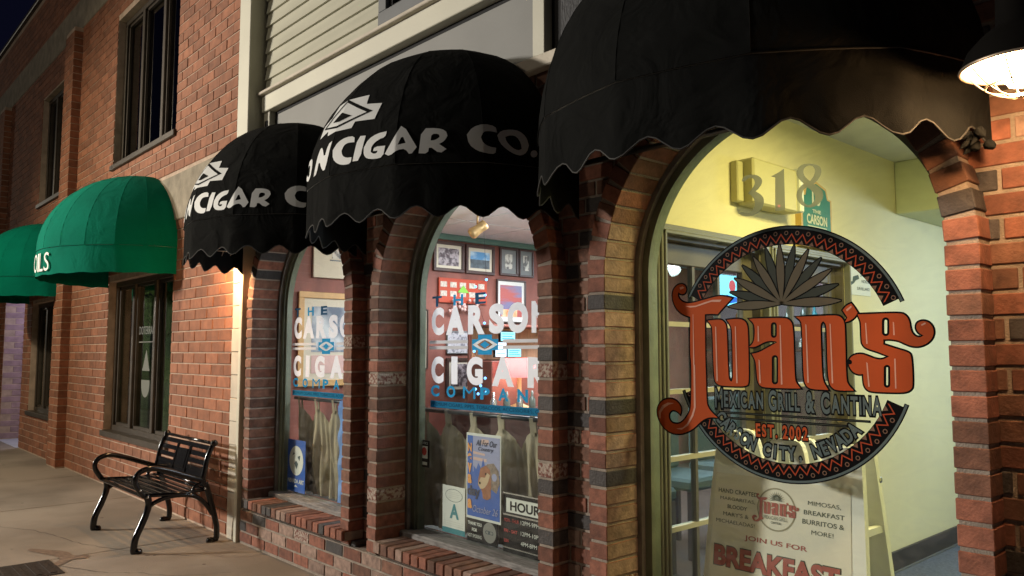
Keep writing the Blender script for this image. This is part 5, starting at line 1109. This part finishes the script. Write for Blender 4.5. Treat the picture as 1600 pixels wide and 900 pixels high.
# ================================================================ ENTRY VESTIBULE
VX = -2.120
DO = [(.36, 1.21, .02, 1.90), (1.30, 2.14, .02, 1.90)]
mm = M()
ys_ = sorted({.31, 6.4, *[v for o in DO for v in o[:2]]})
for i in range(len(ys_)-1):
    c = (ys_[i]+ys_[i+1])/2
    if any(o[0] < c < o[1] for o in DO): mm.box(VX-.12, VX, ys_[i], ys_[i+1], 1.90, 2.66)
    else: mm.box(VX-.12, VX, ys_[i], ys_[i+1], 0, 2.66)
vw = meta(mm.build('vestibule_left_wall', MT['yellow']), kind='structure')
mm = M(); mm.box(VX+.001, .35, 6.2, 6.3, 0, 2.66); meta(mm.build('vestibule_back_wall', MT['pale']), kind='structure')
mm = M(); mm.box(.35, .42, .31, 6.3, 0, 2.66); mm.box(-.80, .42, .305, .33, 0, 2.66); meta(mm.build('vestibule_right_wall', MT['pale']), kind='structure')
mm = M(); mm.box(VX-.12, .42, .305, 6.3, 2.645, 2.70); meta(mm.build('vestibule_ceiling', MT['ceil']), kind='structure')
mm = M(); mm.bevbox(VX+.0015, .35, 2.93, 6.2, 2.29, 2.643, .006); meta(mm.build('bulkhead', MT['pale']), kind='structure')
mm = M(); mm.box(VX-.1, .42, .305, 6.3, -.02, .012); meta(mm.build('vestibule_floor', MT['carpet']), kind='structure')
mm = M(); mm.bevbox(VX, VX+.018, 2.22, 6.2, .014, .135, .003); mm.build('baseboard', MT['base'], vw); mm = M(); mm.box(VX+.018, VX+.03, 2.22, 6.2, .012, .022); mm.build('baseboard_edge', MT['gtrim'], vw)
for di, (y0, y1, z0, z1) in enumerate(DO):
    t = thing('glazed_door', ('brown many paned glass door nearest the arched window' if di == 0 else 'brown many paned glass door farther in, beside the camera notice'), 'door', (VX, (y0+y1)/2, 0))
    c = M(); 
    for (a, b, w0, w1, dd) in ((0, .016, 0, .0, .030),): pass
    for k, (off, dep) in enumerate(((.045, .020), (.030, .030), (.014, .038))):
        c.bevbox(VX, VX+dep, y0-off, y0-off+.016, z0, z1+off, .003); c.bevbox(VX, VX+dep, y1+off-.016, y1+off, z0, z1+off, .003); c.bevbox(VX, VX+dep+.0015, y0-off, y1+off, z1+off-.016, z1+off, .003)
    c.build('casing', MT['dtrim'], t)
    c = M(); c.box(VX-.115, VX-.002, y0, y0+.02, z0, z1); c.box(VX-.115, VX-.002, y1-.02, y1, z0, z1); c.box(VX-.115, VX-.002, y0+.02, y1-.02, z1-.02, z1); c.build('jamb', MT['dwood'], t)
    xa, xb = VX-.085, VX-.045; s = .085
    lf = M(); lf.bevbox(xa, xb, y0+.022, y0+.022+s, z0+.01, z1-.022, .004); lf.bevbox(xa, xb, y1-.022-s, y1-.022, z0+.01, z1-.022, .004); lf.bevbox(xa+.001, xb-.001, y0+.022+s, y1-.022-s, z1-.022-.10, z1-.022, .004); lf.bevbox(xa+.001, xb-.001, y0+.022+s, y1-.022-s, z0+.01, z0+.20, .004)
    lf = lf.build('leaf', MT['dwood'], t)
    a, b = y0+.022+s, y1-.022-s; c0, c1 = z0+.20, z1-.122
    for k in range(1, 3): m2 = M(); q = a+(b-a)*k/3; m2.box(xa+.006, xb-.006, q-.010, q+.010, c0, c1); m2.build('muntin', MT['dwood'], lf)
    zs = [.582, .893, 1.195, 1.503]
    for q in zs: m2 = M(); m2.box(xa+.004, xb-.004, a, b, q-.011, q+.011); m2.build('muntin', MT['muntin'], lf)
    zz = [c0] + zs + [c1]
    for i in range(3):
        for j in range(5): m2 = M(); m2.box(-.0015+(xa+xb)/2, .0015+(xa+xb)/2, a+(b-a)*i/3+.010, a+(b-a)*(i+1)/3-.010, zz[j]+.011, zz[j+1]-.011); m2.build('pane', MT['gdoor'], lf)
    m2 = M(); m2.tube([(xb+.005, y1-.06, .98), (xb+.045, y1-.06, .98), (xb+.045, y1-.13, .98)], .009, 8); m2.build('handle', MT['brass'], lf)
# back bar seen through the doors
t = thing('back_bar', 'mirrored back bar with shelves seen through the glass doors', 'bar shelf', (-4.6, 5.9, 0))
m2 = M(); m2.bevbox(-5.6, -2.5, 5.5, 6.1, .02, 1.05, .006); m2.bevbox(-5.6, -2.5, 5.85, 6.1, 1.38, 1.41, .004); m2.bevbox(-5.6, -2.5, 5.85, 6.1, 1.66, 1.69, .004); m2.build('shelf', MT['frame'], t)
for row, (z, y) in enumerate(((1.05, 5.75), (1.41, 5.95), (1.69, 5.95))):
    for k in range(15):
        x = -5.2+k*.165+rng.uniform(-.02, .02); b = M(); h = rng.uniform(.16, .24)
        b.lathe([(0, 0), (.034, 0), (.034, h*.55), (.012, h*.75), (.012, h), (0, h)], (x, y, z), 10, 0); b.lathe([(.0345, h*.12), (.0345, h*.42)], (x, y, z), 10, 1)
        me = b.mesh('bottle'); kk = rng.choice(['bottle', 'bottleb', 'bottle', 'steal', 'bolt']); o = link('bottle', me, None, [MT[kk], MT['blabel']])
        meta(o, '%s bottle, %s from the left %s' % ({'bottle': 'dark green', 'bottleb': 'amber', 'steal': 'teal', 'bolt': 'silver'}[kk], ORD[k], ('on the back bar counter', 'on the middle back bar shelf', 'on the top back bar shelf')[row]), 'bottle', 'bottles on the back bar')
t = thing('beer_sign', 'glowing blue and white sign with red emblem seen through the near door', 'sign', (-4.0, 3.9, 1.8))
m2 = M(); m2.bevbox(-4.05, -4.012, 3.70, 4.06, 1.79, 2.09, .004); m2.build('case', MT['sblack'], t); m2 = M(); m2.box(-4.012, -4.010, 3.71, 4.05, 1.80, 2.08); m2.build('lit_face', MT['cyan'], t)
v, f = fill2d([circ(3.95, 1.985, .055, 20)]); m2 = M(); m2.add([(-4.008, a, b) for a, b in v], f); m2.build('round_emblem', MT['scrr'], t)
v, f = fill2d([[(3.72, 1.85), (3.85, 1.90), (4.04, 1.88), (4.04, 1.84), (3.9, 1.82)]]); m2 = M(); m2.add([(-4.008, a, b) for a, b in v], f); m2.build('wave', MT['scrb'], t)
for i, (y, z) in enumerate(((3.06, 2.06), (3.72, 2.12))):
    t = thing('shop_spotlight', ('lit white spotlight seen through the near door, left one', 'lit white spotlight seen through the near door, above the blue sign')[i], 'spotlight', (-4.0, y, 2.47))
    m2 = M(); m2.tube([(-4.0, y, 2.47), (-4.0, y, z+.06)], .006, 6); m2.lathe([(0, .09), (.04, .08), (.05, .02), (.055, 0)], (-4.0, y, z), 16, ax=(-.6, .2, .6)); m2.build('shade', MT['swhite'], t)
    m2 = M(); m2.lathe([(0, -.012), (.025, -.008), (.032, .0), (0, .01)], (-4.0, y, z), 14, ax=(-.6, .2, .6)); m2.build('bulb', MT['spotl'], t)
for i, (y, z) in enumerate(((3.55, 1.72), (4.25, 1.76))):
    picture(('small pale picture on the shop wall, left through the near door', 'small pale picture on the shop wall, right through the near door')[i], y, y+.25, z, z+.25, frm='matg', bw=.015, mt='mattec', parts=((.2, .8, .2, .8, 'portrait'),))
for i in range(4):
    t = thing('bar_chair', 'dark high backed chair behind the glass doors, %s from the window' % ORD[i], 'chair', (-3.2-.1*i, 1.4+.75*i, 0), 'chairs in the dim shop'); x, y = -3.2-.1*i, 1.4+.75*i
    for a in (-.2, .2):
        for b in (-.2, .2): m2 = M(); m2.box(x+a-.018, x+a+.018, y+b-.018, y+b+.018, .02, .46); m2.build('leg', MT['frame'], t)
    m2 = M(); m2.bevbox(x-.23, x+.23, y-.23, y+.23, .46, .54, .02); m2.build('seat', MT['slate'], t); m2 = M(); m2.bevbox(x-.24, x-.18, y-.22, y+.22, .54, 1.02, .02); m2.build('backrest', MT['slate'], t)
# emergency light box
t = thing('emergency_light', 'cream emergency light box with a red indicator on the yellow wall', 'emergency light', (VX, 1.22, 2.1))
m2 = M(); m2.bevbox(VX, VX+.10, .985, 1.42, 2.105, 2.335, .010); m2.bevbox(VX, VX+.045, .93, .985, 2.115, 2.32, .006); m2.build('case', MT['boxp'], t)  # yellow of the room light is put into the case colour
m2 = M(); m2.bevbox(VX+.02, VX+.115, 1.42, 1.46, 2.11, 2.345, .006); m2.build('end_cap', MT['swhite'], t); m2 = M(); m2.lathe([(0, .006), (.008, 0)], (VX+.101, 1.22, 2.118), 8, ax=(1, 0, 0)); m2.build('indicator', MT['led'], t)
# green sign
t = thing('suite_sign', 'green wooden sign with number 10 and shop name on the yellow wall', 'sign', (VX, 1.75, 2.0))
y0, y1, z0, z1 = 1.575, 1.935, 1.955, 2.335
pl = [(y0, z0), (y1, z0), (y1, z1-.09), (y1-.04, z1-.085), (y1-.06, z1-.03), (y1-.14, z1-.01), ((y0+y1)/2, z1), (y0+.14, z1-.01), (y0+.06, z1-.03), (y0+.04, z1-.085), (y0, z1-.09)]
pl = pl[::-1]
m2 = M(); n = len(pl); m2.add([(VX, a, b) for a, b in pl]+[(VX+.035, a, b) for a, b in pl], [tuple(range(n)), tuple(range(2*n-1, n-1, -1))]+[(i, (i+1) % n, n+(i+1) % n, n+i) for i in range(n)]); m2.build('board', MT['signgold'], t)
ip = [((a-(y0+y1)/2)*.90+(y0+y1)/2, (b-(z0+z1)/2)*.92+(z0+z1)/2) for a, b in pl]; v, f = fill2d([ip]); m2 = M(); m2.add([(VX+.0362, a, b) for a, b in v], f); m2.build('green_face', MT['signg'], t)
for s, a, b, c, d in (('10', 1.70, 1.80, 2.195, 2.275), ('THE', 1.70, 1.80, 2.15, 2.17), ('CARSON', 1.635, 1.87, 2.085, 2.14), ('CIGAR', 1.655, 1.85, 2.005, 2.06)):
    v, f = text2d(s, (a, b, c, d), off=.03); m2 = M(); m2.add([(VX+.0375, p, q) for p, q in v], f); m2.build('lettering', MT['spale'], t)
m2 = M(); m2.box(VX+.037, VX+.0378, 1.64, 1.865, 2.07, 2.075); m2.build('rule', MT['spale'], t)
# camera notice and blue notice
t = thing('camera_notice', 'white surveillance notice with a camera drawing beside the far door', 'notice', (VX, 2.34, 1.72)); m2 = M(); m2.box(VX, VX+.004, 2.205, 2.49, 1.72, 1.895); m2.build('sheet', MT['swhite'], t)
for s, a, b, z in (('THIS AREA UNDER', 2.26, 2.47, 1.872), ('24 HOUR', 2.35, 2.47, 1.835), ('VIDEO', 2.36, 2.47, 1.798), ('SURVEILLANCE', 2.30, 2.475, 1.752)):
    v, f = text2d(s, (a, b, z, z+.018), off=.02); m2 = M(); m2.add([(VX+.0045, p, q) for p, q in v], f); m2.build('lettering', MT['slate'], t)
v, f = fill2d([[(2.22, 1.80), (2.22, 1.775), (2.26, 1.79), (2.29, 1.81), (2.335, 1.82), (2.325, 1.845), (2.25, 1.83), (2.24, 1.80)]]); m2 = M(); m2.add([(VX+.0045, p, q) for p, q in v], f); m2.build('camera_drawing', MT['slate'], t)
t = thing('blue_notice', 'small blue and white notice above the surveillance notice', 'notice', (VX, 2.3, 1.9)); m2 = M(); m2.box(VX, VX+.004, 2.20, 2.40, 1.905, 1.965); m2.build('sheet', MT['swhite'], t); m2 = M(); m2.box(VX+.004, VX+.0045, 2.20, 2.25, 1.905, 1.965); m2.build('blue_block', MT['sblue'], t); v, f = text2d('NOTICE', (2.27, 2.39, 1.92, 1.95), off=.02); m2 = M(); m2.add([(VX+.0045, p, q) for p, q in v], f); m2.build('lettering', MT['sblue'], t)
# thin yellow return beside the frame, door closer box omitted

# ================================================================ A-FRAME SIGN
t = thing('sandwich_board', 'white moulded sandwich board advertising breakfast behind the round emblem', 'sandwich board', (-1.62, .62, .012))
def panel(y, sgn, nm_):   # leaning board: y at z=1.04 near the middle
    m2 = M(); lean = .11
    def Pn(x, z, o=0): return (x, y + sgn*(1.04-z)*lean + o, z)
    ol = [(-1.985, .015), (-1.90, .015), (-1.90, .06), (-1.34, .06), (-1.34, .015), (-1.255, .015), (-1.305, .99), (-1.32, 1.015), (-1.345, 1.02), (-1.44, 1.015), (-1.47, .935), (-1.52, .93), (-1.535, 1.00), (-1.56, 1.03), (-1.66, 1.03), (-1.69, 1.00), (-1.705, .925), (-1.78, .93), (-1.80, 1.02), (-1.83, 1.045), (-1.90, 1.045), (-1.93, 1.02)]
    hole = [(-1.655, .925), (-1.575, .925), (-1.575, .985), (-1.59, .995), (-1.645, .995), (-1.655, .985)]
    v, f = fill2d([smooth(ol, 1, 60), hole]); 
    for o in (0, .030): m2.add([Pn(a, b, o) for a, b in v], f)
    for lp_ in (smooth(ol, 1, 60), hole):
        n = len(lp_)
        for i in range(n): a, b = lp_[i], lp_[(i+1) % n]; m2.quad(Pn(*a), Pn(*b), Pn(*b, .030), Pn(*a, .030))
    m2.build(nm_, MT['plastic'], t); return Pn
P1 = panel(.475, -1, 'front_panel')
# leaning: front foot comes towards the glass, the print sits on the front face
def on_sign(vf, mt, nm_, o=-.003, yy=P1): m2 = M(); v, f = vf; m2.add([yy(a, b, o) for a, b in v], f); m2.build(nm_, MT[mt], t)
SH = 0
on_sign(fill2d([[(-1.945, .11), (-1.325, .11), (-1.345, .870), (-1.918, .870)]]), 'pboard', 'poster', -.002)
for s, x0, x1, z0, z1 in (('HAND CRAFTED', -1.903, -1.722, .791, .808), ('MARGARITAS,', -1.894, -1.733, .761, .776), ('BLOODY', -1.858, -1.768, .731, .746), ("MARY'S &", -1.878, -1.760, .700, .716), ('MICHAELADAS!', -1.910, -1.732, .670, .685), ('MIMOSAS,', -1.509, -1.380, .789, .807), ('BREAKFAST', -1.525, -1.366, .755, .772), ('BURRITOS &', -1.530, -1.367, .720, .738), ('MORE!', -1.493, -1.407, .685, .701)):
    on_sign(text2d(s, (x0, x1, z0, z1), off=.012), 'pgreen', 'lettering')
on_sign(text2d('JOIN US FOR', (-1.775, -1.507, .613, .637), off=.02), 'pred', 'lettering')
on_sign(text2d('BREAKFAST', (-1.916, -1.375, .496, .585), off=.06), 'pgreen', 'lettering_edge', -.003); on_sign(text2d('BREAKFAST', (-1.912, -1.379, .500, .581), off=.045), 'pred', 'lettering', -.0045)
on_sign(text2d('SATURDAY & SUNDAY', (-1.92, -1.37, .395, .440), off=.02), 'pgreen', 'lettering'); on_sign(text2d('8AM - 12PM', (-1.80, -1.49, .31, .365), off=.02), 'pred', 'lettering')
lx, lz, lr = -1.640, .755, .083
on_sign(fill2d([circ(lx, lz, lr, 40), circ(lx, lz, lr-.006, 40)]), 'ptan', 'emblem_ring')
sc = .17
for nme in ('J', 'U', 'A', 'N', 'S', 'AP'):
    pl_ = [(lx+(a-CX)*sc*1.06, lz+(b-CZ)*sc*1.06+.002) for a, b in JUAN_OUT[nme]]; hs = [[(lx+(a-CX)*sc*1.06, lz+(b-CZ)*sc*1.06+.002) for a, b in h] for h in JUAN_HOLES.get(nme, [])]
    on_sign(fill2d([pl_]+hs), 'pred', 'emblem_letter', -.0042)
for tp in AGAVE_TIPS:
    b0 = Vector((lx+(AGAVE_BASE[0]-CX)*sc, lz+(AGAVE_BASE[1]-CZ)*sc+.003)); t0 = Vector((lx+(tp[0]-CX)*sc, lz+(tp[1]-CZ)*sc+.003)); n_ = (t0-b0).orthogonal().normalized()*.0016; md = (b0+t0)/2
    on_sign(([tuple(b0), tuple(md+n_), tuple(t0), tuple(md-n_)], [(0, 1, 2, 3)]), 'pgreen', 'emblem_leaf', -.004)
on_sign(text2d('MEXICAN GRILL', (lx-.052, lx+.050, lz-.040, lz-.026), off=.02), 'pgreen', 'lettering', -.005); on_sign(text2d('CANTINA', (lx-.02, lx+.022, lz-.055, lz-.046), off=.02), 'pgreen', 'lettering', -.005)
P2 = panel(.57, 1, 'rear_panel')
for x in (-1.93, -1.31):
    m2 = M(); m2.box(x-.012, x+.012, .47, .63, .70, .725); m2.build('spreader', MT['plastic'], t)
    m2 = M(); m2.lathe([(0, .004), (.010, .003), (.012, 0)], (x+.03 if x > -1.5 else x-.02, .56, .90), 10, ax=(1, 0, 0)); m2.build('hinge_pin', MT['bolt'], t)

# ================================================================ ACROSS THE STREET (seen only as reflections)
def tree(x, y, h, lab):
    t = thing('tree', lab, 'tree', (x, y, 0)); m2 = M(); m2.tube([(x, y, -.1), (x+.05, y, h*.3), (x-.05, y+.1, h*.5)], [.16, .12, .08], 8)
    for k in range(6):
        a = k*1.05; m2.tube([(x, y, h*.38), (x+math.cos(a)*h*.2, y+math.sin(a)*h*.2, h*.62)], [.06, .025], 6)
    m2.build('trunk', MT['bark'], t); cr_ = M(); rr = random.Random(int(x*10))
    for k in range(2200):
        a = rr.random()*6.283; b = math.acos(rr.uniform(-1, 1)); r = h*.30*rr.random()**.4; c = Vector((x+r*math.sin(b)*math.cos(a), y+r*math.sin(b)*math.sin(a), h*.68+r*.8*math.cos(b)))
        d1 = Vector((rr.uniform(-1, 1), rr.uniform(-1, 1), rr.uniform(-1, 1))).normalized()*.09; d2 = d1.orthogonal().normalized()*.05
        cr_.add([c-d1, c+d2, c+d1, c-d2], [(0, 1, 2, 3)])
    cr_.build('crown', MT['leaf'], t)
tree(-34, -9.5, 4.6, 'street tree across the road, reflected in the bronze windows'); tree(-41, -11, 5.2, 'larger street tree farther along the far pavement')
m2 = M(); m2.box(-60, 60, -40, -12.5, -.13, .02); meta(m2.build('far_pavement', MT['walk']), kind='structure')
